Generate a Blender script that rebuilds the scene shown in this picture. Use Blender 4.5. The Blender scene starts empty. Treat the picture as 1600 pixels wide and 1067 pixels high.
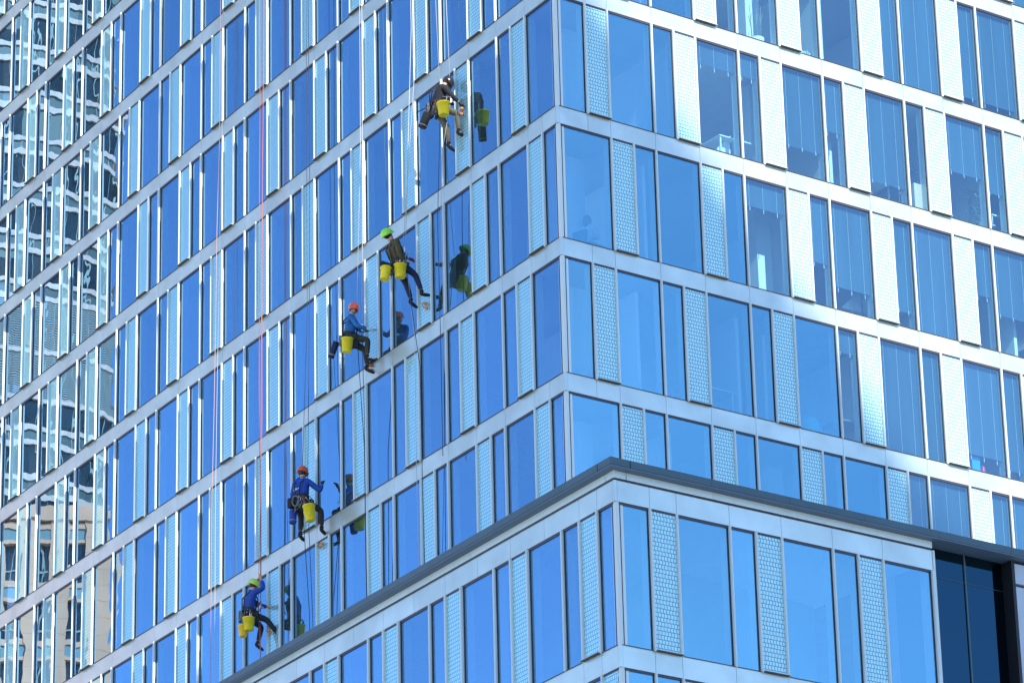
import bpy, bmesh, math, random
from mathutils import Vector, Matrix
random.seed(7)
scene = bpy.context.scene
COL = scene.collection
R = math.radians

# ------------------------------------------------------------------ camera
CAM = Vector((70.23672, -43.74276, -38.59537))
CR = Vector((0.50868029, 0.86064624, -0.02307417))
CU = Vector((0.32794121, -0.16890837, 0.92947540))
CB = Vector((0.79605209, -0.48037279, -0.36816173))
FPX = 6167.86
cd = bpy.data.cameras.new("camera"); cam = bpy.data.objects.new("camera", cd); COL.objects.link(cam)
m = Matrix((CR, CU, CB)).transposed().to_4x4(); m.translation = CAM; cam.matrix_world = m
cd.sensor_width = 36.0; cd.lens = FPX / 1600 * 36.0; cd.clip_start = 1.0; cd.clip_end = 3000
scene.camera = cam

# ------------------------------------------------------------------ light
SUN_EL, SUN_AZ = R(38), R(-2.3)
w = bpy.data.worlds.new("World"); scene.world = w; w.use_nodes = True
nt = w.node_tree; nt.nodes.clear()
sky = nt.nodes.new("ShaderNodeTexSky"); sky.sky_type = 'NISHITA'; sky.sun_disc = False
sky.sun_elevation = SUN_EL; sky.sun_rotation = R(90) - SUN_AZ
sky.air_density = 1.0; sky.dust_density = 0.0; sky.ozone_density = 5.0; sky.altitude = 3000
bg = nt.nodes.new("ShaderNodeBackground"); bg.inputs["Strength"].default_value = 0.15
wo = nt.nodes.new("ShaderNodeOutputWorld")
nt.links.new(sky.outputs[0], bg.inputs[0]); nt.links.new(bg.outputs[0], wo.inputs[0])
SDIR = Vector((math.cos(SUN_EL) * math.cos(SUN_AZ), math.cos(SUN_EL) * math.sin(SUN_AZ), math.sin(SUN_EL)))
sl = bpy.data.lights.new("sun", 'SUN'); sl.energy = 3.4; sl.angle = R(0.5); sl.color = (1.0, 0.95, 0.88)
so = bpy.data.objects.new("sun", sl); COL.objects.link(so); so.rotation_mode = 'QUATERNION'
so.rotation_quaternion = SDIR.to_track_quat('Z', 'Y'); so.location = SDIR * 200
scene.view_settings.view_transform = 'Standard'; scene.view_settings.look = 'None'
scene.view_settings.gamma = 1.0; scene.view_settings.use_curve_mapping = False
scene.view_settings.exposure = 1.5
scene.cycles.max_bounces = 10; scene.cycles.transparent_max_bounces = 16
scene.cycles.use_denoising = True; scene.cycles.sample_clamp_indirect = 6

# ------------------------------------------------------------------ materials
def nodes(name):
    mt = bpy.data.materials.new(name); mt.use_nodes = True
    return mt, mt.node_tree.nodes, mt.node_tree.links
def principled(name, col, rough=0.5, metal=0.0, var=0.0, vscale=3.0, bump=0.0, bscale=40.0, coat=0.0, spec=0.5, randobj=0.0, streak=False):
    mt, n, l = nodes(name); b = n["Principled BSDF"]
    b.inputs["Base Color"].default_value = (*col, 1); b.inputs["Roughness"].default_value = rough
    b.inputs["Metallic"].default_value = metal; b.inputs["Coat Weight"].default_value = coat
    b.inputs["Specular IOR Level"].default_value = spec
    src = None
    if var > 0 or randobj > 0:
        g = n.new("ShaderNodeNewGeometry"); t = n.new("ShaderNodeTexNoise"); t.inputs["Scale"].default_value = vscale
        t.inputs["Detail"].default_value = 4
        if streak:
            mp = n.new("ShaderNodeMapping"); mp.inputs["Scale"].default_value = (1, 1, 0.12)
            l.new(g.outputs["Position"], mp.inputs[0]); l.new(mp.outputs[0], t.inputs["Vector"])
        else: l.new(g.outputs["Position"], t.inputs["Vector"])
        mr = n.new("ShaderNodeMapRange"); mr.inputs["To Min"].default_value = 1 - var; mr.inputs["To Max"].default_value = 1 + var
        mr.inputs["From Min"].default_value = 0.3; mr.inputs["From Max"].default_value = 0.7
        l.new(t.outputs[0], mr.inputs[0])
        oi = n.new("ShaderNodeObjectInfo"); m2 = n.new("ShaderNodeMapRange")
        m2.inputs["To Min"].default_value = 1 - randobj; m2.inputs["To Max"].default_value = 1 + randobj
        l.new(oi.outputs["Random"], m2.inputs[0])
        mu = n.new("ShaderNodeMath"); mu.operation = 'MULTIPLY'; l.new(mr.outputs[0], mu.inputs[0]); l.new(m2.outputs[0], mu.inputs[1])
        vm = n.new("ShaderNodeVectorMath"); vm.operation = 'SCALE'; vm.inputs[0].default_value = col
        l.new(mu.outputs[0], vm.inputs["Scale"]); l.new(vm.outputs[0], b.inputs["Base Color"])
    if bump > 0:
        tc = n.new("ShaderNodeTexCoord"); t2 = n.new("ShaderNodeTexNoise"); t2.inputs["Scale"].default_value = bscale
        l.new(tc.outputs["Object"], t2.inputs["Vector"]); bp = n.new("ShaderNodeBump"); bp.inputs["Distance"].default_value = bump
        l.new(t2.outputs[0], bp.inputs["Height"]); l.new(bp.outputs[0], b.inputs["Normal"])
    return mt

def glass_mat(name, gt, tt, f0, fk, wav):
    """coated window glass: mirror-like front, tinted see-through; slow waviness bends reflections, each pane bows its own way"""
    mt, n, l = nodes(name); n.remove(n["Principled BSDF"]); out = n["Material Output"]
    gl = n.new("ShaderNodeBsdfGlossy"); gl.inputs["Color"].default_value = (*gt, 1); gl.inputs["Roughness"].default_value = 0.0
    tr = n.new("ShaderNodeBsdfTransparent"); tr.inputs["Color"].default_value = (*tt, 1)
    lw = n.new("ShaderNodeLayerWeight"); lw.inputs["Blend"].default_value = 0.5
    pw = n.new("ShaderNodeMath"); pw.operation = 'MULTIPLY_ADD'; pw.use_clamp = True
    l.new(lw.outputs["Facing"], pw.inputs[0]); pw.inputs[1].default_value = fk; pw.inputs[2].default_value = f0
    g = n.new("ShaderNodeNewGeometry"); oi = n.new("ShaderNodeObjectInfo")
    ad = n.new("ShaderNodeVectorMath"); ad.operation = 'MULTIPLY_ADD'
    rv = n.new("ShaderNodeCombineXYZ"); l.new(oi.outputs["Random"], rv.inputs[0]); l.new(oi.outputs["Random"], rv.inputs[2])
    l.new(rv.outputs[0], ad.inputs[0]); ad.inputs[1].default_value = (37, 0, 91); l.new(g.outputs["Position"], ad.inputs[2])
    t = n.new("ShaderNodeTexNoise"); t.inputs["Scale"].default_value = 0.9; t.inputs["Detail"].default_value = 1.2; t.inputs["Roughness"].default_value = 0.45
    l.new(ad.outputs[0], t.inputs["Vector"])
    bp = n.new("ShaderNodeBump"); bp.inputs["Distance"].default_value = wav; l.new(t.outputs[0], bp.inputs["Height"])
    l.new(bp.outputs[0], gl.inputs["Normal"])
    wn = n.new("ShaderNodeTexWhiteNoise"); wn.noise_dimensions = '1D'; l.new(oi.outputs["Random"], wn.inputs["W"])
    vr = n.new("ShaderNodeMapRange"); vr.inputs["To Min"].default_value = 0.88; vr.inputs["To Max"].default_value = 1.08; l.new(wn.outputs["Value"], vr.inputs[0])
    vs = n.new("ShaderNodeVectorMath"); vs.operation = 'SCALE'; 
    cm = n.new("ShaderNodeMapRange"); cm.inputs["From Min"].default_value = 0.22; cm.inputs["From Max"].default_value = 0.52; l.new(lw.outputs["Facing"], cm.inputs[0])
    tm = n.new("ShaderNodeMix"); tm.data_type = 'RGBA'; tm.inputs[6].default_value = (gt[0] * 1.36, min(1, gt[1] * 1.53), gt[2] * 1.19, 1); tm.inputs[7].default_value = (*gt, 1)   # the coating turns bluer at a slant
    l.new(cm.outputs[0], tm.inputs[0]); l.new(tm.outputs[2], vs.inputs[0]); l.new(vr.outputs[0], vs.inputs["Scale"]); l.new(vs.outputs[0], gl.inputs["Color"])
    mx = n.new("ShaderNodeMixShader"); l.new(pw.outputs[0], mx.inputs[0]); l.new(tr.outputs[0], mx.inputs[1]); l.new(gl.outputs[0], mx.inputs[2])
    # the inner face of the sheet only passes light (the coating sits on the outer face)
    tw = n.new("ShaderNodeBsdfTransparent"); m2 = n.new("ShaderNodeMixShader")
    l.new(g.outputs["Backfacing"], m2.inputs[0]); l.new(mx.outputs[0], m2.inputs[1]); l.new(tw.outputs[0], m2.inputs[2])
    l.new(m2.outputs[0], out.inputs[0])
    return mt

def frit_mat(name):
    """white ceramic cells with dark joints, rows slightly staggered, in the panel's own coordinates (metres)"""
    mt, n, l = nodes(name); b = n["Principled BSDF"]
    tc = n.new("ShaderNodeTexCoord"); sx = n.new("ShaderNodeSeparateXYZ"); l.new(tc.outputs["Object"], sx.inputs[0])
    cb = n.new("ShaderNodeCombineXYZ"); l.new(sx.outputs["X"], cb.inputs[0]); l.new(sx.outputs["Z"], cb.inputs[1])
    br = n.new("ShaderNodeTexBrick"); l.new(cb.outputs[0], br.inputs["Vector"])
    br.offset = 0.3; br.offset_frequency = 2; br.squash = 1.0
    br.inputs["Color1"].default_value = (0.47, 0.78, 0.80, 1); br.inputs["Color2"].default_value = (0.43, 0.72, 0.76, 1)
    br.inputs["Mortar"].default_value = (0.022, 0.065, 0.095, 1); br.inputs["Scale"].default_value = 1.0
    br.inputs["Brick Width"].default_value = 0.0765; br.inputs["Row Height"].default_value = 0.0895
    br.inputs["Mortar Size"].default_value = 0.0060; br.inputs["Mortar Smooth"].default_value = 0.3
    l.new(br.outputs["Color"], b.inputs["Base Color"])
    b.inputs["Roughness"].default_value = 0.45; b.inputs["Coat Weight"].default_value = 0.2; b.inputs["Coat Roughness"].default_value = 0.03
    bp = n.new("ShaderNodeBump"); bp.inputs["Distance"].default_value = -0.004; l.new(br.outputs["Fac"], bp.inputs["Height"]); l.new(bp.outputs[0], b.inputs["Normal"])
    # the cells sit behind a sheet of clear glass that mirrors more at a slant
    gl = n.new("ShaderNodeBsdfGlossy"); gl.inputs["Color"].default_value = (0.30, 0.62, 0.68, 1); gl.inputs["Roughness"].default_value = 0.0
    g = n.new("ShaderNodeNewGeometry"); t = n.new("ShaderNodeTexNoise"); t.inputs["Scale"].default_value = 0.9; l.new(g.outputs["Position"], t.inputs["Vector"])
    b2 = n.new("ShaderNodeBump"); b2.inputs["Distance"].default_value = 0.002; l.new(t.outputs[0], b2.inputs["Height"]); l.new(b2.outputs[0], gl.inputs["Normal"])
    lw = n.new("ShaderNodeLayerWeight"); pw = n.new("ShaderNodeMath"); pw.operation = 'MULTIPLY_ADD'; pw.use_clamp = True
    l.new(lw.outputs["Facing"], pw.inputs[0]); pw.inputs[1].default_value = 0.95; pw.inputs[2].default_value = -0.17
    mx = n.new("ShaderNodeMixShader"); l.new(pw.outputs[0], mx.inputs[0]); l.new(b.outputs[0], mx.inputs[1]); l.new(gl.outputs[0], mx.inputs[2]); l.new(mx.outputs[0], n["Material Output"].inputs[0])
    return mt

M = {}
M['alu'] = principled("anodised_aluminium", (0.60, 0.645, 0.60), 0.36, 0.0, var=0.05, vscale=1.5, streak=True, spec=0.6)
M['spandrel'] = principled("spandrel_metal", (0.55, 0.60, 0.53), 0.28, 0.5, var=0.12, vscale=1.1, bump=0.0004, bscale=3, randobj=0.025)
M['gasket'] = principled("rubber_gasket", (0.012, 0.014, 0.03), 0.4)
M['sill_shade'] = principled("shaded_underside", (0.05, 0.05, 0.06), 0.5)  # dark tone stands in for the shade under the vent sills
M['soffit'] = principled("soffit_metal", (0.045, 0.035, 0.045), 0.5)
M['slate'] = principled("slate_grey_metal", (0.045, 0.085, 0.10), 0.42, 0.15, var=0.08, vscale=1.2, streak=True, randobj=0.05)
M['slate_soffit'] = principled("blue_grey_soffit", (0.13, 0.20, 0.27), 0.55, 0.0, var=0.04)
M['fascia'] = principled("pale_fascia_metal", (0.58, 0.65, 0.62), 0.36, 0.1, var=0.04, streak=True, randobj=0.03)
M['glass'] = glass_mat("coated_glass", (0.25, 0.475, 0.70), (0.66, 0.82, 0.86), 0.30, 0.68, 0.0016)
M['dark_glass'] = glass_mat("dark_tinted_glass", (0.03, 0.075, 0.13), (0.05, 0.08, 0.12), 0.5, 0.4, 0.0006)
M['clear'] = glass_mat("sunlit_bay_glass", (0.55, 0.75, 0.92), (0.60, 0.84, 0.88), 0.15, 0.28, 0.0014)  # copy of the coated glass with the darker look of sunlit bays put in
M['frit'] = frit_mat("ceramic_fritted_panel")
M['ceiling'] = principled("white_ceiling", (0.76, 0.80, 0.78), 0.8, var=0.03)
M['floor'] = principled("grey_carpet", (0.22, 0.25, 0.25), 0.9)
M['inwall'] = principled("office_wall", (0.48, 0.60, 0.60), 0.8, var=0.08, vscale=0.5)
M['white'] = principled("white_paint", (0.78, 0.79, 0.78), 0.6)
M['blind'] = principled("grey_screen_fabric", (0.024, 0.072, 0.118), 0.75, var=0.2, vscale=2.5, streak=True, randobj=0.15)
M['cord'] = principled("pale_cord", (0.5, 0.54, 0.56), 0.6)
M['core'] = principled("concrete_core", (0.25, 0.25, 0.25), 0.8, var=0.1)
M['black'] = principled("black_metal", (0.006, 0.006, 0.008), 0.6)
M['pier'] = principled("pale_stone_pier", (0.42, 0.46, 0.50), 0.55, var=0.05)

# ------------------------------------------------------------------ helpers
def tag(o, label=None, cat=None, group=None, kind=None):
    if label: o["label"] = label
    if cat: o["category"] = cat
    if group: o["group"] = group
    if kind: o["kind"] = kind
    return o
def empty(name, loc, label, cat, group=None, rz=0):
    o = bpy.data.objects.new(name, None); COL.objects.link(o); o.location = loc; o.rotation_euler = (0, 0, rz)
    o.empty_display_size = 0.3
    return tag(o, label, cat, group)
def link(name, me, parent=None, mat=None):
    """link a mesh object; mat is its matrix in the parent's space"""
    o = bpy.data.objects.new(name, me); COL.objects.link(o)
    if parent: o.parent = parent
    if mat is not None: o.matrix_basis = mat
    return o
def box_bm(bm, x0, x1, y0, y1, z0, z1, mi=0, bevel=0):
    v = [bm.verts.new((x, y, z)) for z in (z0, z1) for y in (y0, y1) for x in (x0, x1)]
    for f in ((0, 1, 3, 2), (4, 6, 7, 5), (0, 4, 5, 1), (2, 3, 7, 6), (0, 2, 6, 4), (1, 5, 7, 3)):
        fc = bm.faces.new([v[i] for i in f]); fc.material_index = mi
def finish(bm, name, mats):
    bmesh.ops.recalc_face_normals(bm, faces=bm.faces[:])
    me = bpy.data.meshes.new(name); bm.to_mesh(me); bm.free()
    for mt in (mats if isinstance(mats, (list, tuple)) else [mats]): me.materials.append(mt)
    return me
CACHE = {}
def box_mesh(name, x0, x1, y0, y1, z0, z1, mat):
    key = (name, tuple(round(c, 4) for c in (x0, x1, y0, y1, z0, z1)), mat.name)
    if key not in CACHE:
        bm = bmesh.new(); box_bm(bm, x0, x1, y0, y1, z0, z1); CACHE[key] = finish(bm, name, mat)
    return CACHE[key]
def proj(p):
    d = Vector(p) - CAM; z = -d.dot(CB)
    if z <= 0: return (-9999, -9999)
    return (800 + FPX * d.dot(CR) / z, 533.5 - FPX * d.dot(CU) / z)

class Facade:
    """local x runs along the wall (right-handed with outward y and z up)"""
    def __init__(s, origin, ang, building):
        s.mat = Matrix.Translation(origin) @ Matrix.Rotation(ang, 4, 'Z'); s.b = building
        s.inv = Matrix.Translation(-Vector(building.location))
    def place(s, x, y, z): return s.inv @ s.mat @ Matrix.Translation((x, y, z))
    def world(s, x, y, z): return s.mat @ Vector((x, y, z))
POOL = {}    # (building, kind) -> list of (visible, mesh, matrix, anchor world centre)
def piece(fac, kind, me, x, y, z, cx, cz, rad=0.0):
    pr = proj(fac.world(x + cx, y, z + cz)); mg = 60 + rad * 60
    vis = -mg < pr[0] < 1600 + mg and -mg < pr[1] < 1067 + mg
    dist = (fac.world(x + cx, y, z + cz) - CAM).length
    POOL.setdefault((fac.b.name, kind), []).append((0 if vis else 1, dist, me, fac.place(x, y, z), fac.b))
def flush(limit=290):
    for (bn, kind), lst in POOL.items():
        lst.sort(key=lambda t: (t[0], t[1]))
        one = [t for t in lst if t[0] == 0][:limit]
        for t in one: link(kind, t[2], t[4], t[3])
        rest = lst[len(one):]
        if rest:
            bm = bmesh.new()
            for t in rest:
                tmp = t[2].copy(); tmp.transform(t[3]); bm.from_mesh(tmp); bpy.data.meshes.remove(tmp)
            me = bpy.data.meshes.new(kind + "_rows"); bm.to_mesh(me); bm.free()
            for mm in rest[0][2].materials: me.materials.append(mm)
            o = link(kind + "_rows", me, rest[0][4]); o["kind"] = "stuff"

# ------------------------------------------------------------------ ground and setting
gm = principled("city_ground", (0.42, 0.40, 0.35), 0.9, var=0.2, vscale=0.05)
bm = bmesh.new(); box_bm(bm, -1500, 1500, -1500, 1500, -41.2, -40.2); g = link("ground", finish(bm, "ground", gm)); tag(g, "grey paved city ground below the towers", kind="structure")

# ------------------------------------------------------------------ the office tower
H, U, SP = 3.3, 0.6596, 0.432
G = 0.08816
OFFL, OFFR = 0.091, 0.008
tower = empty("office_tower", (-14, 14, -40.2), "pale blue glass office tower with fritted strips, rising behind the lower wing", "building")
wing = empty("podium_wing", (0, 5, -40.2), "lower glass wing with dark slate parapet jutting out in front of the taller tower", "building")
GY = -0.034   # outer face of the glass, behind the spandrel face
def make_fin(h, kind):
    nose = {"deep": 0.046, "": 0.038}[kind]
    key = ("fin", round(h, 3), kind)
    if key in CACHE: return CACHE[key]
    bm = bmesh.new(); wd = 0.05
    box_bm(bm, -wd / 2, wd / 2, GY + 0.004, 0.004, 0, h)                # outer blade
    n = 8; lo = []; hi = []                                              # half-round nose
    for i in range(n + 1):
        a = math.pi * i / n; x, y = math.cos(a) * wd / 2, 0.0045 + math.sin(a) * nose
        lo.append(bm.verts.new((x, y, 0))); hi.append(bm.verts.new((x, y, h)))
    for i in range(n): bm.faces.new((lo[i], lo[i + 1], hi[i + 1], hi[i]))
    bm.faces.new(lo[::-1]); bm.faces.new(hi); bm.faces.new((lo[0], hi[0], hi[n], lo[n]))
    box_bm(bm, -wd / 2 - 0.004, wd / 2 + 0.004, -0.28, GY - 0.02, 0, h)  # inner post
    CACHE[key] = finish(bm, "mullion", M['alu']); return CACHE[key]
def sill_mesh(wd):
    key = ("vs", round(wd, 3))
    if key in CACHE: return CACHE[key]
    bm = bmesh.new()
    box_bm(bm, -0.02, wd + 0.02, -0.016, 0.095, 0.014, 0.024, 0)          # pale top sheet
    box_bm(bm, -0.014, wd + 0.014, -0.016, 0.090, 0.002, 0.0135, 1)       # underside, its shade put into the dark colour
    CACHE[key] = finish(bm, "vent_sill", [M['fascia'], M['sill_shade']]); return CACHE[key]
def make_gasket(wd, h):
    key = ("gasket", round(wd, 3), round(h, 3))
    if key in CACHE: return CACHE[key]
    bm = bmesh.new(); t = 0.028
    for a, b_, c, d in ((0, t, 0, h), (wd - t, wd, 0, h), (t, wd - t, 0, t), (t, wd - t, h - t, h)):
        box_bm(bm, a, b_, GY + 0.001, GY + 0.014, c, d)
    CACHE[key] = finish(bm, "window_gasket", M['gasket']); return CACHE[key]
def pane_mesh(wd, h, mat=None, name="glass_pane"):
    """a sheet of glass, very slightly out of true so that reflections break at each pane"""
    mat = mat or M['glass']
    rx, rz = random.uniform(-1, 1) * 0.002, random.uniform(-1, 1) * 0.002
    bm = bmesh.new()
    vs = []
    for z in (0.0, h):
        for x in (0.0, wd):
            vs.append((x, GY + rx * (x - wd / 2) + rz * (z - h / 2) * 0.5, z))
    v = [bm.verts.new(c) for c in vs] + [bm.verts.new((c[0], c[1] - 0.024, c[2])) for c in vs]
    for f in ((0, 1, 3, 2), (4, 6, 7, 5), (0, 4, 5, 1), (2, 3, 7, 6), (0, 2, 6, 4), (1, 5, 7, 3)):
        bm.faces.new([v[i] for i in f])
    return finish(bm, name, mat)
BL = []
def window_row(fac, ztop, zbot, fins, kinds, sgn, blinds=None, pre=""):
    """fins: sorted distances from the corner; kinds[i] is what stands between fins[i] and fins[i+1]; sgn +1 if local x = distance, -1 if mirrored"""
    h = ztop - zbot
    for i, a in enumerate(fins[1:], 1):
        deep = sgn > 0 and kinds[i - 1] == 'W'      # the post on the far side of each wide pane is the deep structural one
        piece(fac, "mullion", make_fin(h, "deep" if deep else ""), sgn * a, 0, zbot, 0, h / 2, 1)
    for i in range(len(fins) - 1):
        a, b_ = fins[i], fins[i + 1]
        x0 = min(sgn * a, sgn * b_) + 0.025; x1 = max(sgn * a, sgn * b_) - 0.025; wd = x1 - x0
        if kinds[i] == 'P':
            piece(fac, "fritted_panel", box_mesh("fritted_panel", 0, wd, -0.09, -0.018, 0.0, h, M['frit']), x0, 0, zbot, wd / 2, h / 2, 1)
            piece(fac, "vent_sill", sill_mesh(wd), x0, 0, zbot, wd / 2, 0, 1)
        else:
            cb = blinds is not None and sunlit_bay(zbot, kinds[i], (a + b_) / 2)
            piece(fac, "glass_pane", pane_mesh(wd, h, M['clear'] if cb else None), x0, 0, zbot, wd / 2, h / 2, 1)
            piece(fac, "window_gasket", make_gasket(wd, h), x0, 0, zbot, wd / 2, h / 2, 1)
            if blinds is not None:
                blinds(fac, x0, wd, zbot, h, kinds[i], (a + b_) / 2)
def spandrel(fac, ztop, zbot, joints, sgn, thick=0.09):
    for a, b_ in zip(joints[:-1], joints[1:]):
        x0 = min(sgn * a, sgn * b_); wd = abs(b_ - a); gp = 0.004
        piece(fac, "spandrel_panel", box_mesh("spandrel_panel", gp, wd - gp, -thick, 0.0, 0, ztop - zbot, M['spandrel']), x0, 0, zbot, wd / 2, 0, 1)
    a, b_ = joints[0], joints[-1]
    x0 = min(sgn * a, sgn * b_); wd = abs(b_ - a)
    piece(fac, "head_soffit", box_mesh("head_soffit", 0, wd, -0.11, -0.012, -0.048, -0.002, M['soffit']), x0, 0, zbot, wd / 2, 0, 60)
    piece(fac, "sill_flashing", box_mesh("sill_flashing", 0, wd, -0.10, 0.018, 0.0005, 0.012, M['soffit']), x0, 0, ztop, wd / 2, 0, 60)

AW = 36.0   # length of the left wall (m)
BW = 20.0   # length of the right wall
facL = Facade(Vector((0, 0, 0)), math.pi, tower)
facR = Facade(Vector((0, 0, 0)), math.atan2(-math.cos(G), math.sin(G)), tower)

blind_rand = random.Random(21)
# how far each blind hangs (share of the window height), by row and by distance of the window from the corner
DROPS = {0: {4.86: .22, 5.84: .22, 7.49: .72, 8.48: .5, 10.13: .82, 11.12: 0, 12.77: .52, 13.76: .62},
         -1: {5.18: 0, 6.18: 0, 7.83: .15, 8.81: .12, 10.5: .97, 11.45: .97, 13.1: .9, 14.1: .92},
         1: {6.18: .25, 7.83: .6, 8.81: .78, 10.5: .82, 11.45: .97, 13.1: .5, 14.1: .62},
         2: {8.48: .2, 10.13: .97, 11.12: .97, 12.77: .85, 13.76: .9}, 3: {10.5: .97, 11.45: .97, 13.1: .7, 14.1: .9}}
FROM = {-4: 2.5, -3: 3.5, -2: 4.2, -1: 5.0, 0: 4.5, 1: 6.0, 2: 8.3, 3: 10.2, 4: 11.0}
def sunlit_bay(zbot, k, dist):
    """bays in the sun: fabric blinds and the darker, sunlit copy of the glass"""
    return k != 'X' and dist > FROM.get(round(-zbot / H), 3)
def blinds_R(fac, x0, wd, zbot, h, k, dist):
    row = round(-zbot / H)
    if not sunlit_bay(zbot, k, dist): return
    c = blind_rand.random(); sh = (0.62 + 0.22 * blind_rand.random()) if c < 0.45 else 0.975
    for d_, v in DROPS.get(row, {}).items():
        if abs(d_ - dist) < 0.12: sh = v
    if sh < 0.05: return
    drop = h * sh; n = max(2, int(wd / 0.33)); yb = -0.13
    me = box_mesh("blind_%.2f_%.2f" % (wd, round(drop, 1)), 0.006, wd - 0.006, yb - 0.004, yb, h - round(drop, 1), h - 0.01, M['blind'])
    piece(fac, "window_blind", me, x0, 0, zbot, wd / 2, h / 2, 1)
    bm = bmesh.new()
    for i in range(n):
        xc = (i + 0.5) * wd / n
        box_bm(bm, xc - 0.003, xc + 0.003, yb + 0.002, yb + 0.006, h - drop + 0.0, h - 0.05)
        box_bm(bm, xc - 0.010, xc + 0.010, yb + 0.001, yb + 0.014, max(0.01, h - drop - 0.10), h - drop - 0.002)
    piece(fac, "blind_cords", finish(bm, "blind_cords", M['cord']), x0, 0, zbot, wd / 2, h / 2, 1)

def fin_list(start, order, length, u=U, first='X'):
    """fins from the corner: first the closing pane, then P/N/W repeating"""
    wds = {'P': 1, 'N': 1, 'W': 2}
    f = [0.09, start]; k = [first]; i = 0
    while f[-1] < length:
        c = order[i % 3]; f.append(f[-1] + wds[c] * u); k.append(c); i += 1
    return f, k
k_lo, k_hi = -8, 7
for r in range(k_lo, k_hi + 1):          # row r stands on band r, below band r-1
    zb = -r * H; zt = -(r - 1) * H - SP
    even = (r % 2 == 0)
    # left wall: even rows P first at 1.85, then N, W; odd rows P first at .85, then W, N
    f, k = fin_list(OFFL + (1.85 if even else 0.85) * U, "PNW" if even else "PWN", AW)
    window_row(facL, zt, zb, f, k, +1)
    f, k = fin_list(OFFR + (1.35 if even else 2.35) * U, "PWN" if even else "PNW", BW)
    window_row(facR, zt, zb, f, k, -1, blinds=blinds_R if r <= 4 else None)
for kb in range(k_lo - 1, k_hi + 1):     # band kb: top at -kb*H
    zt = -kb * H; zb = zt - SP
    j = [0.07, OFFL + 0.85 * U]; x = OFFL + 1.85 * U
    while x < AW: j.append(x); x += 2 * U
    j.append(AW + 1); spandrel(facL, zt, zb, j, +1)
    j = [0.07, OFFR + 1.35 * U]; x = OFFR + 2.35 * U
    while x < BW: j.append(x); x += 2 * U
    j.append(BW + 1); spandrel(facR, zt, zb, j, -1)

def corner_post(bld, cx, cy, z0, z1, name="corner_post"):
    """tubular post of the window zone with a flat flange towards each wall"""
    bm = bmesh.new()
    n = 20; r = 0.062
    ring0 = [bm.verts.new((math.cos(2 * math.pi * i / n) * r, math.sin(2 * math.pi * i / n) * r, 0)) for i in range(n)]
    ring1 = [bm.verts.new((v.co.x, v.co.y, z1 - z0)) for v in ring0]
    for i in range(n): bm.faces.new((ring0[i], ring0[(i + 1) % n], ring1[(i + 1) % n], ring1[i]))
    box_bm(bm, -0.14, -0.02, -0.028, 0.05, 0, z1 - z0); box_bm(bm, -0.05, 0.028, 0.02, 0.14, 0, z1 - z0)
    me = finish(bm, name, M['alu'])
    for p in me.polygons: p.use_smooth = len(p.vertices) == 4 and abs(p.normal.z) < .1 and p.index < n
    link(name, me, bld, Matrix.Translation(Vector((cx, cy, z0)) - Vector(bld.location)))
def corner_cap(bld, ox, oy, z0, z1, out=0.0, mat=None, name="corner_spandrel", leg=0.07, thick=0.09):
    """the folded sheet that turns the band round the corner"""
    cg, sg = math.cos(G), math.sin(G)
    dR = Vector((-sg, cg)); nR = Vector((cg, sg)); c0 = Vector((ox, oy))
    def corner(o):   # offset corner of the two wall planes
        y = -o; x = (o - y * nR.y) / nR.x; return Vector((x, y))
    L0 = c0 + corner(out) + Vector((-leg - out, 0)); A = c0 + corner(out); R0 = c0 + corner(out) + dR * (leg + out)
    R1 = R0 - nR * thick; B = c0 + corner(out - thick); L1 = L0 + Vector((0, thick))
    bm = bmesh.new(); b = Vector(bld.location)
    pts = [L0, A, R0, R1, B, L1]
    lo = [bm.verts.new((p.x - b.x, p.y - b.y, z0 - b.z)) for p in pts]; hi = [bm.verts.new((p.x - b.x, p.y - b.y, z1 - b.z)) for p in pts]
    for i in range(6): bm.faces.new((lo[i], lo[(i + 1) % 6], hi[(i + 1) % 6], hi[i]))
    for ring in (lo, hi):
        bm.faces.new((ring[0], ring[1], ring[4], ring[5])); bm.faces.new((ring[1], ring[2], ring[3], ring[4]))
    link(name, finish(bm, name, mat or M['spandrel']), bld)
for r in range(k_lo, k_hi + 1):
    corner_post(tower, -0.075, 0.075, -r * H + 0.002, -(r - 1) * H - SP - 0.002)
for kb in range(k_lo - 1, k_hi + 1):
    corner_cap(tower, 0, 0, -kb * H - SP, -kb * H)

# interior: slabs, ceilings, back walls
def poly_slab(bld, name, pts, z0, z1, mat, kind=None):
    bm = bmesh.new(); b = Vector(bld.location)
    lo = [bm.verts.new((x - b.x, y - b.y, z0 - b.z)) for x, y in pts]; hi = [bm.verts.new((x - b.x, y - b.y, z1 - b.z)) for x, y in pts]
    n = len(pts)
    for i in range(n): bm.faces.new((lo[i], lo[(i + 1) % n], hi[(i + 1) % n], hi[i]))
    bm.faces.new(lo[::-1]); bm.faces.new(hi)
    return link(name, finish(bm, name, mat), bld)
def rp(w, d, ox=0, oy=0):   # point w along the right wall, d inside it
    return (ox - math.sin(G) * w - math.cos(G) * d, oy + math.cos(G) * w - math.sin(G) * d)
for kb in range(k_lo - 1, k_hi + 1):
    zt = -kb * H - 0.02
    fp = [(-0.13, 0.13), rp(BW + 0.8, 0.13), (-AW - .8, BW + 0.8), (-AW - .8, 0.13)]
    poly_slab(tower, "floor_slab", fp, zt - 0.16, zt, M['floor'])
    poly_slab(tower, "office_ceiling", fp, zt - SP - 0.02, zt - 0.165, M['ceiling'])
z0, z1 = -k_hi * H, -(k_lo - 1) * H
D = 5.0
core_pts = [(-D, D), rp(BW + .6, D), (-AW - .6, BW + .6), (-AW - .6, D)]
poly_slab(tower, "core_wall", core_pts, -40.2, z1, M['inwall'])
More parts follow.
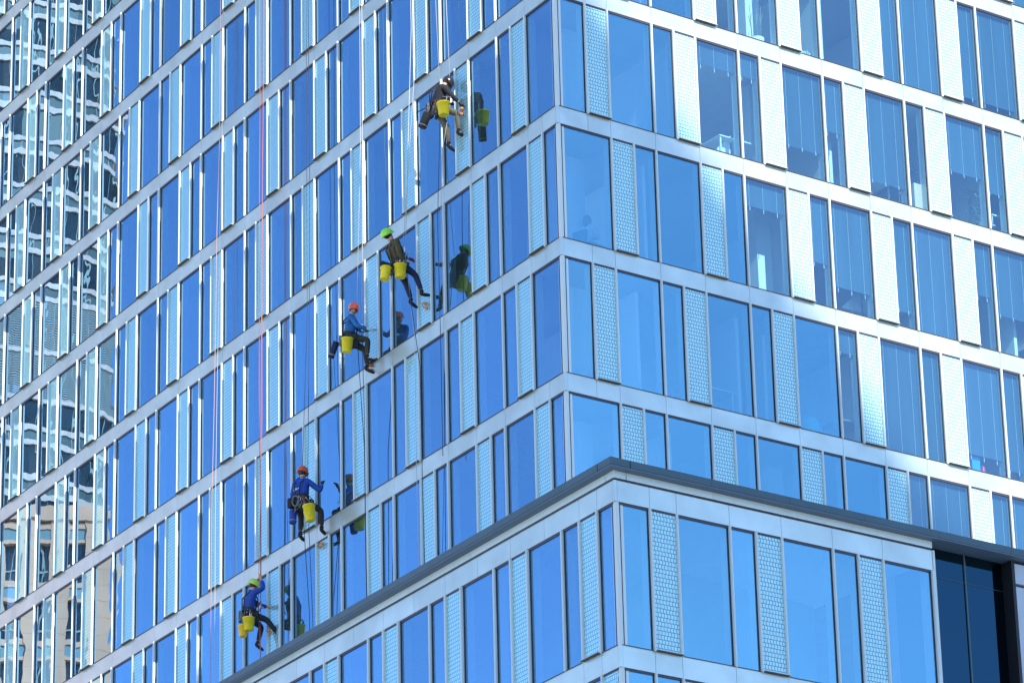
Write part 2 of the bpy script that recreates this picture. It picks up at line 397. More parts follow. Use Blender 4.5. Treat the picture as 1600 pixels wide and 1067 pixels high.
# office columns and partitions between the facade and the core
for r in range(-6, 5):
    zb = -r * H; h = H - SP - 0.2
    for w_ in (1.3, 6.9, 12.6):
        x, y = rp(w_, 1.25); link("office_column", box_mesh("office_column", -.22, .22, -.22, .22, 0, h, M['white']), tower, Matrix.Translation(Vector((x, y, zb)) - Vector(tower.location)) @ Matrix.Rotation(G, 4, 'Z'))
    rr = random.Random(r * 13 + 5)
    w_ = 2.5 + rr.random() * 2
    while w_ < BW:
        x, y = rp(w_, 0.5)
        link("partition_wall", box_mesh("partition_wall", -4.6, 0, -.05, .05, 0, h, M['white']), tower, Matrix.Translation(Vector((x, y, zb)) - Vector(tower.location)) @ Matrix.Rotation(G, 4, 'Z'))
        w_ += 2.6 + rr.random() * 3.2

# ------------------------------------------------------------------ the lower wing
PX, PY = 9.7197, -5.0053
Z1, Z2 = -13.496, -16.386
OL, OR = 0.084, -0.038
pL = Facade(Vector((PX, PY, 0)), math.pi, wing)
pR = Facade(Vector((PX, PY, 0)), math.atan2(-math.cos(G), math.sin(G)), wing)
LW, RW = 33.0, 8.14
def podium_rows():
    rows = [(Z1, Z2)]
    for i in range(1, 7): rows.append((Z2 - SP - (i - 1) * H, Z2 - i * H))
    for i, (zt, zb) in enumerate(rows):
        if i % 2 == 0: f, k = fin_list(OL + 0.85 * U, "PNW", LW)
        else:
            f, k = fin_list(OL + 0.85 * U, "NWP", LW, first='P')
        window_row(pL, zt, zb, f, k, +1)
        if i % 2 == 0: f, k = fin_list(OR + 1.35 * U, "PWN", RW - 1.2)
        else: f, k = fin_list(OR + 1.35 * U, "NPW", RW - 1.2)
        while f[-1] > RW - 0.3: f.pop(); k.pop()
        f.append(RW - 0.03); k.append('W')
        window_row(pR, zt, zb, f, k, -1)
        corner_post(wing, PX - 0.075, PY + 0.075, zb + .002, zt - .002)
    bands = [(Z1 + 0.429, Z1)] + [(rows[i][1], rows[i][1] - SP) for i in range(len(rows))]
    for i, (zt, zb) in enumerate(bands):
        j = [0.07, OL + 0.85 * U]; x = OL + 1.85 * U
        while x < LW: j.append(x); x += 2 * U
        j.append(LW + 1); spandrel(pL, zt, zb, j, +1)
        j = [0.07, OR + 1.35 * U, OR + 2.35 * U, OR + 4.35 * U, OR + 6.35 * U + (0 if i else 0), OR + 8.35 * U, OR + 10.35 * U, RW]
        spandrel(pR, zt, zb, j, -1)
        corner_cap(wing, PX, PY, zb, zt)
podium_rows()
# roof edge: reveal, pale fascia, soffit, slate fascia; the slate edge runs on over the recess
zf0 = Z1 + 0.429 + 0.045; zf1 = zf0 + 0.145; OV = 0.22; FH = 0.15
LONG = 21.0
def strip(fac, name, total, step, y0, y1, z0, z1, mat, sgn, start=0.07, gap=0.003):
    x = start; 
    while x < total - 0.01:
        e = min(total, x + step); wd = e - x; lx = min(sgn * x, sgn * e)
        piece(fac, name, box_mesh(name, gap, wd - gap, y0, y1, 0, z1 - z0, mat), lx, 0, z0, wd / 2, 0, 1); x = e
strip(pL, "reveal_strip", LW + 1, 50, -0.12, -0.06, Z1 + 0.432, zf0 - .002, M['soffit'], +1, gap=0)
strip(pR, "reveal_strip", RW, 50, -0.12, -0.06, Z1 + 0.432, zf0 - .002, M['soffit'], -1, gap=0)
corner_cap(wing, PX, PY, Z1 + 0.432, zf0 - .002, out=-0.06, mat=M['soffit'], name="reveal_strip", leg=0.0)
strip(pL, "fascia_panel", LW + 1, 2.6, -0.08, 0.012, zf0, zf1, M['fascia'], +1, start=0.3)
strip(pR, "fascia_panel", RW, 2.13, -0.08, 0.012, zf0, zf1, M['fascia'], -1, start=0.3)
corner_cap(wing, PX, PY, zf0, zf1, out=0.012, mat=M['fascia'], name="fascia_panel", leg=0.285)
strip(pL, "parapet_soffit", LW + 1, 50, -0.2, OV - 0.012, zf1 + .003, zf1 + .02, M['slate_soffit'], +1, start=0.25, gap=0)
strip(pR, "parapet_soffit", LONG, 60, -0.9, OV - 0.012, zf1 + .003, zf1 + .02, M['slate_soffit'], -1, start=0.25, gap=0)
corner_cap(wing, PX, PY, zf1 + .003, zf1 + .02, out=OV - 0.012, mat=M['slate_soffit'], name="parapet_soffit", leg=0.27, thick=.45)
strip(pL, "parapet_cap", LW + 1, 1.32, -0.06, OV, zf1 + .026, zf1 + .026 + FH, M['slate'], +1, start=0.25)
strip(pR, "parapet_cap", LONG, 1.98, -0.06, OV, zf1 + .026, zf1 + .026 + FH, M['slate'], -1, start=0.25)
corner_cap(wing, PX, PY, zf1 + .026, zf1 + .026 + FH, out=OV, mat=M['slate'], name="parapet_cap", leg=0.247)
# flat roof and body of the wing
ZR = zf1 + .026 + FH - 0.05
poly_slab(wing, "flat_roof", [(PX - .1, PY + .1), rp(LONG, .1, PX, PY), rp(LONG, 9.5, PX, PY), (-26, 0.3), (-26, PY + .1)], ZR - 0.12, ZR, M['core'])
for i in range(7):
    zt = Z2 - i * H - 0.02
    poly_slab(wing, "floor_slab", [(PX - .13, PY + .13), rp(RW - .4, .13, PX, PY), rp(RW - .4, 8.5, PX, PY), (-22, -0.4), (-22, PY + .13)], zt - 0.4, zt, M['ceiling'])
poly_slab(wing, "office_ceiling", [(PX - .13, PY + .13), rp(RW - .4, .13, PX, PY), rp(RW - .4, 8.5, PX, PY), (-22, -0.4), (-22, PY + .13)], Z1 + .02, Z1 + 0.2, M['ceiling'])
poly_slab(wing, "core_wall", [(PX - 3.2, PY + 3.2), rp(RW - .5, 3.2, PX, PY), rp(RW - .5, 8.4, PX, PY), (-22, -.45), (-22, PY + 3.2)], -40.2, Z1 + .25, M['inwall'])
# end post of the wing's right wall and its return
x0, y0 = rp(RW, 0, PX, PY)
bm = bmesh.new(); box_bm(bm, -0.05, 0.0, -0.42, 0.02, 0, Z1 + .43 - (-36)); me = finish(bm, "end_post", M['alu'])
link("end_post", me, wing, pR.place(-RW, 0, -36))
# recess with dark glazing
SB = -0.30
def recess():
    segs = [(8.145, 9.27), (9.27, 10.33)]
    zt = zf1 - 0.01
    for a, b_ in segs:
        for (za, zb, nm) in ((zt, zt - 0.60, 0), (zt - 0.62, zt - 3.9, 1), (zt - 3.92, zt - 7.2, 1), (zt - 7.22, zt - 10.5, 1), (zt - 10.52, zt - 13.8, 1)):
            bm = bmesh.new(); box_bm(bm, -b_ + .012, -a - .012, SB - 0.03, SB, zb, za)
            link("dark_glass_pane", finish(bm, "dark_glass_pane", M['dark_glass']), wing, pR.place(0, 0, 0))
    bm = bmesh.new(); box_bm(bm, -.018, .018, SB - .05, SB + .03, -30, zt); link("recess_mullion", finish(bm, "recess_mullion", M['slate']), wing, pR.place(-9.27, 0, 0))
    bm = bmesh.new(); box_bm(bm, -10.5, -8.15, SB - .05, SB + .012, zt - .615, zt - .605); link("recess_transom", finish(bm, "recess_transom", M['slate']), wing, pR.place(0, 0, 0))
    bm = bmesh.new(); box_bm(bm, -10.34, -8.15, SB - .9, SB - .06, -36, zt); link("recess_back", finish(bm, "recess_back", M['black']), wing, pR.place(0, 0, 0))
    bm = bmesh.new(); box_bm(bm, -10.334, -10.31, SB - .75, SB - .4, -36, zt - .25); link("drain_slot", finish(bm, "drain_slot", M['black']), wing, pR.place(0, 0, 0))
    bm = bmesh.new(); box_bm(bm, -10.417, -10.335, SB - .05, -.003, -36, zt - .005); link("pier_reveal", finish(bm, "pier_reveal", M['black']), wing, pR.place(0, 0, 0))
    for i in range(10):
        za = zt - 0.06 - (0 if i == 0 else 0.5 + (i - 1) * 2.6); zb = zt - 0.5 - i * 2.6 + 0.008
        bm = bmesh.new(); box_bm(bm, -16.0, -10.42, -.6, -.005, zb, za); link("pier_panel", finish(bm, "pier_panel", M['pier']), wing, pR.place(0, 0, 0))
recess()
flush()
# roof slab of the tower top (out of frame) closes the building
poly_slab(tower, "roof_slab", [(0, 0), rp(BW + 1, 0), (-AW - 1, BW + 1), (-AW - 1, 0)], z1 + .01, z1 + .5, M['core'])

# ------------------------------------------------------------------ neighbours: reflected in the glass, and one that throws the shade
def ring_body(bld, name, pts, z0, z1, mat, out=0.0):
    c = Vector((sum(p[0] for p in pts) / len(pts), sum(p[1] for p in pts) / len(pts)))
    q = []
    for p in pts:
        d = Vector(p) - c; q.append(tuple(Vector(p) + d.normalized() * out))
    return poly_slab(bld, name, q, z0, z1, mat)
M['tw_band'] = principled("white_band_cladding", (0.78, 0.52, 0.42), 0.5, var=0.15)
M['tw_dark'] = principled("dark_window_glass", (0.02, 0.028, 0.032), 0.12, 0.0, var=0.75, vscale=0.28, spec=0.6)
M['tw_mid'] = principled("grey_green_glass", (0.12, 0.14, 0.125), 0.25, 0.0, var=0.2, vscale=0.4)
M['tw_rib'] = principled("pale_rib", (0.38, 0.38, 0.32), 0.5)
M['louvre'] = principled("louvre_metal", (0.42, 0.40, 0.36), 0.5)
lft = Vector((-0.4205, 0.9072)); twd = Vector((0.9072, 0.4205)); A = Vector((-170.2, -67.7))
prof = [(0, 0), (1.2, 1.5), (3.2, 2.8), (6.5, 3.9), (11, 4.8), (18, 5.4), (34, 5.6)]
face = [A + lft * s + twd * t for s, t in prof]
back = [A + lft * 34 - twd * 26, A - twd * 26]
tp = [tuple(v) for v in face + back]
t1 = empty("banded_tower", (-180, -50, -40.2), "tall tower of white bands and dark windows, seen only mirrored in the left glass", "building")
poly_slab(t1, "tower_body", [tuple(Vector(p) - 0 * twd) for p in tp], -40.2, 128, M['tw_dark'])
FH2 = 3.7
for i in range(24):
    zb = 38.5 + i * FH2
    if 61.5 < zb + 1 < 68.5:
        for kk in range(24):
            zz = zb + 0.05 + kk * 0.152; ring = ring_body(t1, "louvre_blade", tp, zz, zz + 0.07, M['louvre'], 0.14)
        if i: pass
        ring_body(t1, "white_band", tp, zb - 0.35, zb - 0.02, M['tw_band'], 0.25)
        continue
    ring_body(t1, "white_band", tp, zb, zb + 0.42, M['tw_band'], 0.22)
    ring_body(t1, "grey_glazing", tp, zb + 0.425, zb + 1.15, M['tw_mid'], 0.05)
    ring_body(t1, "white_band", tp, zb + 1.155, zb + 1.55, M['tw_band'], 0.22)
bm = bmesh.new()
for (s0, t0), (s1, t1_) in zip(prof[:-1], prof[1:]):
    n = max(1, int(math.hypot(s1 - s0, t1_ - t0) / 0.95))
    for q in range(n):
        f = q / n; p = A + lft * (s0 + (s1 - s0) * f) + twd * (t0 + (t1_ - t0) * f + 0.08)
        box_bm(bm, p.x + 180 - .035, p.x + 180 + .035, p.y + 50 - .035, p.y + 50 + .035, 40, 168)
o = link("window_rib", finish(bm, "window_rib", M['tw_rib']), t1); o["kind"] = "stuff"
# random pale blinds behind the tower's windows
rr = random.Random(3); bm = bmesh.new()
for i in range(24):
    zb = 38.5 + i * FH2 + 1.56
    for (s0, t0), (s1, t1_) in zip(prof[:-1], prof[1:]):
        if rr.random() < 0.3:
            a, b_ = sorted((rr.random(), rr.random())); hh = rr.choice((0.6, 1.1, 2.1))
            for f0, f1 in ((a, b_),):
                p = A + lft * (s0 + (s1 - s0) * f0) + twd * (t0 + (t1_ - t0) * f0 + .02); q = A + lft * (s0 + (s1 - s0) * f1) + twd * (t0 + (t1_ - t0) * f1 + .02)
                v = [bm.verts.new((c.x + 180, c.y + 50, z + 40.2)) for c, z in ((p, zb + 2.1 - hh), (q, zb + 2.1 - hh), (q, zb + 2.1), (p, zb + 2.1))]
                w_ = [bm.verts.new(x.co + Vector((-.02, -.01, 0))) for x in v]
                bm.faces.new(v); bm.faces.new(w_[::-1])
                for k_ in range(4): bm.faces.new((v[k_], w_[k_], w_[(k_ + 1) % 4], v[(k_ + 1) % 4]))
o = link("lowered_blinds", finish(bm, "lowered_blinds", principled("pale_blind", (0.20, 0.22, 0.19), 0.7)), t1); o["kind"] = "stuff"

# stone-faced block in front of it
M['stone'] = principled("beige_stone", (0.92, 0.46, 0.27), 0.7, var=0.10, vscale=0.5)
M['st_win'] = principled("stone_block_window", (0.02, 0.03, 0.045), 0.15, var=0.5, vscale=0.6)
M['st_pan'] = principled("grey_green_panel", (0.24, 0.31, 0.30), 0.4)
s1b = empty("stone_block", (-125, -30, -40.2), "beige stone building with dark window columns, seen only mirrored in the lower left glass", "building")
S0 = Vector((-115.9, -42.9)); ST = 33.2
ang = math.atan2(lft.y, lft.x)
sm = Matrix.Translation(Vector((S0.x, S0.y, 0)) - Vector(s1b.location)) @ Matrix.Rotation(ang, 4, 'Z')   # local x = leftwards; local -y = towards the glass
def sbox(name, x0, x1, y0, y1, z0, z1, mat): return link(name, box_mesh(name, x0, x1, y0, y1, z0, z1, mat), s1b, sm)
sbox("stone_body", 0.2, 26, 0.4, 22, -40.2, ST - .3, M['st_win'])
xs = 0.0; piers = []
x = 0
while x < 26:
    wp = 1.55 if x == 0 else 0.75
    piers.append((x, x + wp)); x += wp + 1.05
for a, b_ in piers:
    z = ST - 0.9
    while z > 12:
        sbox("stone_slab", a, b_, -0.05, 0.6, z - 0.93, z - 0.012, M['stone']); z -= 0.93
z = ST - 1.0
while z > 12:
    for (a, b_), (c, d) in zip(piers[:-1], piers[1:]):
        sbox("stone_lintel", b_ + .005, c - .005, 0.02, 0.5, z - 0.34, z - 0.01, M['stone'])
        sbox("infill_panel", b_ + .005, c - .005, 0.1, 0.5, z - 0.95, z - 0.35, M['st_pan'])
        sbox("window_sill", b_ + .005, c - .005, 0.0, 0.5, z - 1.16, z - 0.96, M['stone'])
        sbox("window_bar", (b_ + c) / 2 - .03, (b_ + c) / 2 + .03, 0.3, 0.42, z - 3.3, z - 1.17, M['tw_rib'])
        sbox("window_bar", b_ + .01, c - .01, 0.29, 0.43, z - 2.75, z - 2.66, M['tw_rib'])
    z -= 3.35
sbox("stone_cornice", -0.15, 26, -0.2, 0.7, ST - 0.9, ST - 0.45, M['stone']); sbox("stone_parapet", 0.0, 26, 0.0, 1.0, ST - 0.445, ST, M['stone'])

# the tower towards the sun that shades the corner
T = 150.0
el = SUN_EL; hv = Vector((-math.sin(SUN_AZ), math.cos(SUN_AZ), 0)); cs = Vector((math.cos(SUN_AZ), math.sin(SUN_AZ), 0))
vv = SDIR.cross(hv); vv = vv if vv.z > 0 else -vv
E0 = SDIR * T + vv * 3.6
sl_ = 0.80; c_s = sl_ / math.sin(el); e = (hv + cs * c_s).normalized(); inn = (cs - hv * c_s).normalized()
P1 = E0 - e * 26; P2 = E0 + e * 48
shade = empty("shading_tower", (E0.x, E0.y, -40.2), "plain office block outside the picture whose roof edge shades the corner", "building")
pts = [(P1.x, P1.y), (P2.x, P2.y), ((P2 + inn * 22).x, (P2 + inn * 22).y), ((P1 + inn * 22).x, (P1 + inn * 22).y)]
poly_slab(shade, "tower_walls", pts, -40.2, E0.z - 0.4, M['tw_mid']); poly_slab(shade, "roof_parapet", pts, E0.z - 0.4, E0.z, M['core'])

# ------------------------------------------------------------------ the five rope-access cleaners
def pm(name, col, rough=0.6, **k): return principled(name, col, rough, **k)
C_ = {
 'skin': pm("skin", (0.52, 0.30, 0.21), 0.5), 'hair': pm("dark_hair", (0.02, 0.014, 0.01), 0.6),
 'black': pm("black_cloth", (0.014, 0.014, 0.018), 0.8, bump=0.01, bscale=9), 'brown': pm("olive_brown_cloth", (0.085, 0.065, 0.022), 0.8, var=0.2, vscale=9, bump=0.012, bscale=8),
 'dkbrown': pm("dark_brown_cloth", (0.03, 0.024, 0.02), 0.8, bump=0.01, bscale=9), 'khaki': pm("grey_khaki_cloth", (0.15, 0.135, 0.085), 0.8, var=0.2, vscale=9, bump=0.01, bscale=9),
 'cobalt': pm("cobalt_blue_cloth", (0.009, 0.055, 0.31), 0.7, var=0.2, vscale=7, bump=0.012, bscale=8), 'teal': pm("bright_blue_cloth", (0.012, 0.13, 0.34), 0.7, var=0.2, vscale=7, bump=0.012, bscale=8),
 'olive': pm("dark_olive_cloth", (0.035, 0.035, 0.012), 0.8, var=0.3, vscale=10, bump=0.01, bscale=9), 'navy': pm("navy_cloth", (0.006, 0.012, 0.05), 0.75, bump=0.01, bscale=9),
 'yellow': pm("yellow_plastic", (0.85, 0.66, 0.01), 0.38, var=0.12, vscale=12, coat=0.2), 'yellow2': pm("warm_yellow_plastic", (0.92, 0.56, 0.02), 0.4, coat=0.2),
 'lime': pm("lime_helmet_shell", (0.36, 0.78, 0.03), 0.25, coat=0.5), 'orange': pm("orange_helmet_shell", (0.72, 0.09, 0.02), 0.25, coat=0.5),
 'limeyel': pm("yellow_green_helmet_shell", (0.55, 0.70, 0.08), 0.25, coat=0.5), 'blackshell': pm("black_helmet_shell", (0.015, 0.013, 0.013), 0.3, coat=0.4),
 'grey': pm("grey_webbing", (0.22, 0.22, 0.22), 0.7), 'web': pm("black_webbing", (0.02, 0.02, 0.022), 0.7), 'redweb': pm("orange_webbing", (0.55, 0.10, 0.015), 0.7),
 'steel': pm("steel", (0.6, 0.6, 0.6), 0.25, metal=1.0), 'orangep': pm("orange_plastic", (0.75, 0.24, 0.02), 0.35), 'glove': pm("pale_blue_glove", (0.35, 0.60, 0.68), 0.6),
 'redglove': pm("red_and_black_glove", (0.25, 0.015, 0.02), 0.6), 'orglove': pm("orange_glove", (0.75, 0.30, 0.05), 0.6), 'blkglove': pm("black_glove", (0.015, 0.015, 0.015), 0.6),
 'rw': pm("white_rope_sheath", (0.5, 0.5, 0.48), 0.8), 'rr': pm("red_rope_sheath", (0.42, 0.13, 0.12), 0.8), 'rd': pm("dark_rope_sheath", (0.03, 0.035, 0.06), 0.8), 'rp': pm("pink_white_rope_sheath", (0.45, 0.28, 0.27), 0.8),
 'water': pm("soapy_water", (0.5, 0.55, 0.55), 0.2), 'bluebag': pm("blue_bag_fabric", (0.02, 0.05, 0.28), 0.6), 'white': M['white'],
}
def skin_obj(name, chains, mat, parent, sub=1, mtx=None):
    """one continuous surface grown over joined bones; chains: list of lists of ((x,y,z), radius) - a node given twice is one joint"""
    vs, ed, rad, idx = [], [], [], {}
    roots = []
    for ch in chains:
        prev = None
        for p, r in ch:
            k = tuple(round(c, 4) for c in p)
            if k not in idx: idx[k] = len(vs); vs.append(k); rad.append(r)
            i = idx[k]
            if prev is not None and prev != i and (prev, i) not in ed and (i, prev) not in ed: ed.append((prev, i))
            prev = i
    me = bpy.data.meshes.new(name); me.from_pydata(vs, ed, []); o = link(name, me, parent, mtx)
    md = o.modifiers.new("grow", 'SKIN'); md.use_smooth_shade = True
    sv = me.skin_vertices[0].data
    for i, r in enumerate(rad): sv[i].radius = (r, r) if not isinstance(r, tuple) else r; sv[i].use_root = False
    par = list(range(len(vs)))
    def fnd(a):
        while par[a] != a: a = par[a]
        return a
    for a, b in ed: par[fnd(a)] = fnd(b)
    seen = set()
    for i in range(len(vs)):
        q = fnd(i)
        if q not in seen: seen.add(q); sv[i].use_root = True
    if sub: s_ = o.modifiers.new("smooth", 'SUBSURF'); s_.levels = sub; s_.render_levels = sub
    me.materials.append(mat); return o
def tube_bm(bm, pts, r, seg=6, mi=0):
    pts = [Vector(p) for p in pts]; rings = []
    for i, p in enumerate(pts):
        d = (pts[min(i + 1, len(pts) - 1)] - pts[max(i - 1, 0)]).normalized()
        u = d.orthogonal().normalized() if i == 0 else (u - d * u.dot(d)).normalized()
        v = d.cross(u); rr_ = r[i] if isinstance(r, (list, tuple)) else r
        rings.append([bm.verts.new(p + (u * math.cos(2 * math.pi * k / seg) + v * math.sin(2 * math.pi * k / seg)) * rr_) for k in range(seg)])
    for a, b in zip(rings[:-1], rings[1:]):
        for k in range(seg):
            f = bm.faces.new((a[k], a[(k + 1) % seg], b[(k + 1) % seg], b[k])); f.smooth = True; f.material_index = mi
    bm.faces.new(rings[0][::-1]).material_index = mi; bm.faces.new(rings[-1]).material_index = mi
def lathe_bm(bm, prof, seg=24, mtx=Matrix(), mi=0):
    rings = [[bm.verts.new(mtx @ Vector((r * math.cos(2 * math.pi * k / seg), r * math.sin(2 * math.pi * k / seg), z))) for k in range(seg)] for r, z in prof]
    for a, b in zip(rings[:-1], rings[1:]):
        for k in range(seg):
            f = bm.faces.new((a[k], a[(k + 1) % seg], b[(k + 1) % seg], b[k])); f.smooth = True; f.material_index = mi
    if prof[0][0] > 1e-4: bm.faces.new(rings[0][::-1])
    if prof[-1][0] > 1e-4: bm.faces.new(rings[-1])
def smooth_mesh(bm, name, mats):
    bmesh.ops.remove_doubles(bm, verts=bm.verts[:], dist=1e-5); return finish(bm, name, mats)

def sv(a, L):   # step in the side plane: angle from straight down, positive forwards
    return Vector((0, math.sin(R(a)) * L, -math.cos(R(a)) * L))
K = 1.06
def person(hip, yaw, label, lean, headtilt, headturn, arms, legs, jacket, trousers, helmet, gloves, boots='black', hair=True, torso_r=1.0, roll=0.0, logo=False):
    t = empty("person", hip, label, "person", "rope access window cleaners", 0)
    root = t; MX = Matrix.Rotation(R(yaw), 4, 'Z') @ Matrix.Rotation(R(roll), 4, 'Y') @ Matrix.Scale(K, 4)
    up = Vector((0, math.sin(R(lean)), math.cos(R(lean)))); fw = Vector((0, math.cos(R(lean)), -math.sin(R(lean))))
    pel = Vector((0, 0, 0)); waist = pel + up * 0.16; chest = pel + up * 0.36 + fw * 0.0; nb = pel + up * 0.52
    hup = Vector((0, math.sin(R(headtilt)), math.cos(R(headtilt)))); hfw = Vector((0, math.cos(R(headtilt)), -math.sin(R(headtilt))))
    nk = nb + (up * .4 + hup * .6) * 0.07; hc = nk + hup * 0.13
    HM = Matrix.Translation(hc) @ Matrix.Rotation(R(headturn), 4, up) @ Matrix((( 1, 0, 0, 0), (0, hfw.y, hup.y, 0), (0, hfw.z, hup.z, 0), (0, 0, 0, 1)))
    body, jk, tr = [], [], []
    body.append([(pel, .125), (waist, .115), (chest, .135), (nb, .075), (nk, .05), (HM @ Vector((0, 0, -.045)), .066), (HM @ Vector((0, -.005, .03)), .088), (HM @ Vector((0, -.01, .085)), .062)])
    body.append([(HM @ Vector((0, 0, -.045)), .066), (HM @ Vector((0, .072, -.035)), .034), (HM @ Vector((0, .078, -.075)), .028)])
    body.append([(HM @ Vector((0, -.005, .03)), .088), (HM @ Vector((0, .098, -.002)), .016)])
    for sx in (-1, 1): body.append([(HM @ Vector((0, -.005, .03)), .088), (HM @ Vector((sx * .092, -.012, .0)), .018)])
    tk = torso_r
    jk.append([(pel - up * .02, .135 * tk), (waist, .145 * tk), (chest, .165 * tk), (nb, .095), (nk, .066)])
    tr.append([(waist - up * .02, .12), (pel, .14), (pel - up * .06, .11)])
    hands = []
    for side, (sa, out, ea, ein) in zip((1, -1), arms):     # right arm, left arm
        sh = nb + Vector((side * .185, 0, 0)) - up * .06
        el = sh + sv(sa, .29) + Vector((side * out * .29, 0, 0)); wr = el + sv(ea, .25) + Vector((-side * ein * .25, 0, 0))
        body.append([(chest, .135), (sh, .06), (el, .043), (wr, .03)])
        jk.append([(chest, .165 * tk), (sh, .086), (sh.lerp(el, .55), .07), (el, .064), (wr.lerp(el, .12), .05)])
        d = (wr - el).normalized(); lat = Vector((1, 0, 0)); nrm = d.cross(lat).normalized(); pc = wr + d * .05
        hand = [[(wr.lerp(el, .15), .036), (wr, .030), (pc, .042), (pc + d * .035, .036)]]
        for q, (ox, ln) in enumerate(((-.033, .062), (-.011, .075), (.011, .07), (.032, .055))):
            b0 = pc + d * .035 + lat * ox; b1 = b0 + d * ln * .55 + nrm * .012; b2 = b1 + d * ln * .25 + nrm * ln * .5
            hand.append([(pc + d * .035, .036), (b0 + d * .012, .0125), (b1, .0115), (b2, .009)])
        th = pc - lat * side * .04 - d * .01
        hand.append([(pc, .042), (th, .014), (th - lat * side * .022 + d * .035 + nrm * .02, .010)])
        hands.append((side, hand, wr, pc))
        if gloves is None: body += hand
    feet = []
    for side, (ta, sp, sa, ft) in zip((1, -1), legs):
        h0 = pel + Vector((side * .10, 0, -.03)); kn = h0 + sv(ta, .44) + Vector((side * sp * .44, 0, 0)); an = kn + sv(sa, .43)
        body.append([(pel, .125), (h0, .09), (kn, .055), (an, .038)])
        tr.append([(pel, .14), (h0, .105), (h0.lerp(kn, .5), .093), (kn, .076), (kn.lerp(an, .35), .07), (an.lerp(kn, .12), .055)])
        f = Vector((0, math.cos(R(ft)), math.sin(R(ft)))); dn = Vector((0, math.sin(R(ft)), -math.cos(R(ft))))
        body.append([(an, .038), (an + dn * .05 + f * .05, .035), (an + dn * .06 + f * .16, .024)])
        feet.append([(an - sv(sa, .09), .056), (an, .056), (an + dn * .055 - f * .04, .045), (an + dn * .055 + f * .05, .05), (an + dn * .068 + f * .15, .042), (an + dn * .07 + f * .21, .03)])
    skin_obj("body", body, C_['skin'], t, 1, MX)
    skin_obj("jacket", jk, C_[jacket], t, 2, MX); skin_obj("trousers", tr, C_[trousers], t, 2, MX)
    for f in feet: skin_obj("boot", [f], C_[boots], t, 1, MX)
    if gloves is not None:
        for (side, hnd, wr, pc), gm_ in zip(hands, gloves): skin_obj("glove", [[(p, r * 1.08) for p, r in c] for c in hnd], C_[gm_], t, 1, MX)
    if hair:
        bm = bmesh.new(); bmesh.ops.create_uvsphere(bm, u_segments=16, v_segments=10, radius=1, matrix=HM @ Matrix.Translation((0, -.018, .018)) @ Matrix.Diagonal((.094, .102, .10, 1)))
        for f in bm.faces: f.smooth = True
        link("hair", finish(bm, "hair", C_['hair']), t, MX)
    # eyes
    for sx in (-1, 1):
        bm = bmesh.new(); bmesh.ops.create_uvsphere(bm, u_segments=8, v_segments=6, radius=.012, matrix=HM @ Matrix.Translation((sx * .033, .082, .016)))
        link("eye", finish(bm, "eye", C_['web']), t, MX)
    # helmet: shell with brim and vents, chin strap
    bm = bmesh.new(); prof = [(.126, -.034), (.133, -.02), (.131, .03), (.118, .08), (.088, .118), (.047, .138), (.0001, .144)]
    HS = HM @ Matrix.Translation((0, -.008, .022)) @ Matrix.Rotation(R(-8), 4, 'X') @ Matrix.Diagonal((.98, 1.14, 1, 1))
    lathe_bm(bm, prof, 24, HS); lathe_bm(bm, [(.120, -.003), (.120, .04), (.0001, .12)], 24, HS)
    for v in bm.verts:
        q = HS.inverted() @ v.co
        if q.z < -.01 and q.y > .06: v.co = HS @ Vector((q.x, q.y + .03, q.z + .012))
    hel = link("helmet", smooth_mesh(bm, "helmet", C_[helmet]), t, MX)
    bm = bmesh.new()
    for k in (-1, 0, 1):
        tube_bm(bm, [HS @ Vector((k * .035, -.095, .085)), HS @ Vector((k * .04, -.06, .118)), HS @ Vector((k * .045, -.01, .134 - abs(k) * .008))], .006, 5)
    link("helmet_vents", smooth_mesh(bm, "helmet_vents", C_['web']), hel)
    bm = bmesh.new(); tube_bm(bm, [HM @ Vector(p) for p in ((.105, .0, .03), (.098, .03, -.05), (.0, .07, -.115), (-.098, .03, -.05), (-.105, .0, .03))], .007, 5)
    link("chin_strap", smooth_mesh(bm, "chin_strap", C_['web']), hel)
    # harness: belt, leg loops, shoulder straps, gear loops
    def band(c, ax1, ax2, a, b, wd, seg=20):
        n = ax1.cross(ax2).normalized(); r0 = []; r1 = []
        for k in range(seg):
            q = c + ax1 * math.cos(2 * math.pi * k / seg) * a + ax2 * math.sin(2 * math.pi * k / seg) * b
            r0.append(bm.verts.new(q - n * wd / 2)); r1.append(bm.verts.new(q + n * wd / 2))
        for k in range(seg): bm.faces.new((r0[k], r0[(k + 1) % seg], r1[(k + 1) % seg], r1[k]))
        q0 = [bm.verts.new(v.co * 1.0 + (v.co - c).normalized() * .012) for v in r0]; q1 = [bm.verts.new(v.co + (v.co - c).normalized() * .012) for v in r1]
        for k in range(seg):
            kk = (k + 1) % seg
            bm.faces.new((q0[k], q0[kk], q1[kk], q1[k])); bm.faces.new((r0[k], r0[kk], q0[kk], q0[k])); bm.faces.new((r1[k], r1[kk], q1[kk], q1[k]))
    X = Vector((1, 0, 0))
    bm = bmesh.new(); band(pel + up * .07, X, fw, .165 * tk, .15 * tk, .075)
    link("harness_belt", finish(bm, "harness_belt", C_['web']), t, MX)
    for side, (ta, sp, sa, ft) in zip((1, -1), legs):
        bm = bmesh.new(); dd = (sv(ta, 1) + Vector((side * sp, 0, 0))).normalized(); c = pel + Vector((side * .11, 0, -.03)) + dd * .15; a1 = dd.orthogonal().normalized()
        band(c, a1, dd.cross(a1), .118, .118, .05, 16); link("leg_loop", finish(bm, "leg_loop", C_['web']), t, MX)
    bm = bmesh.new()
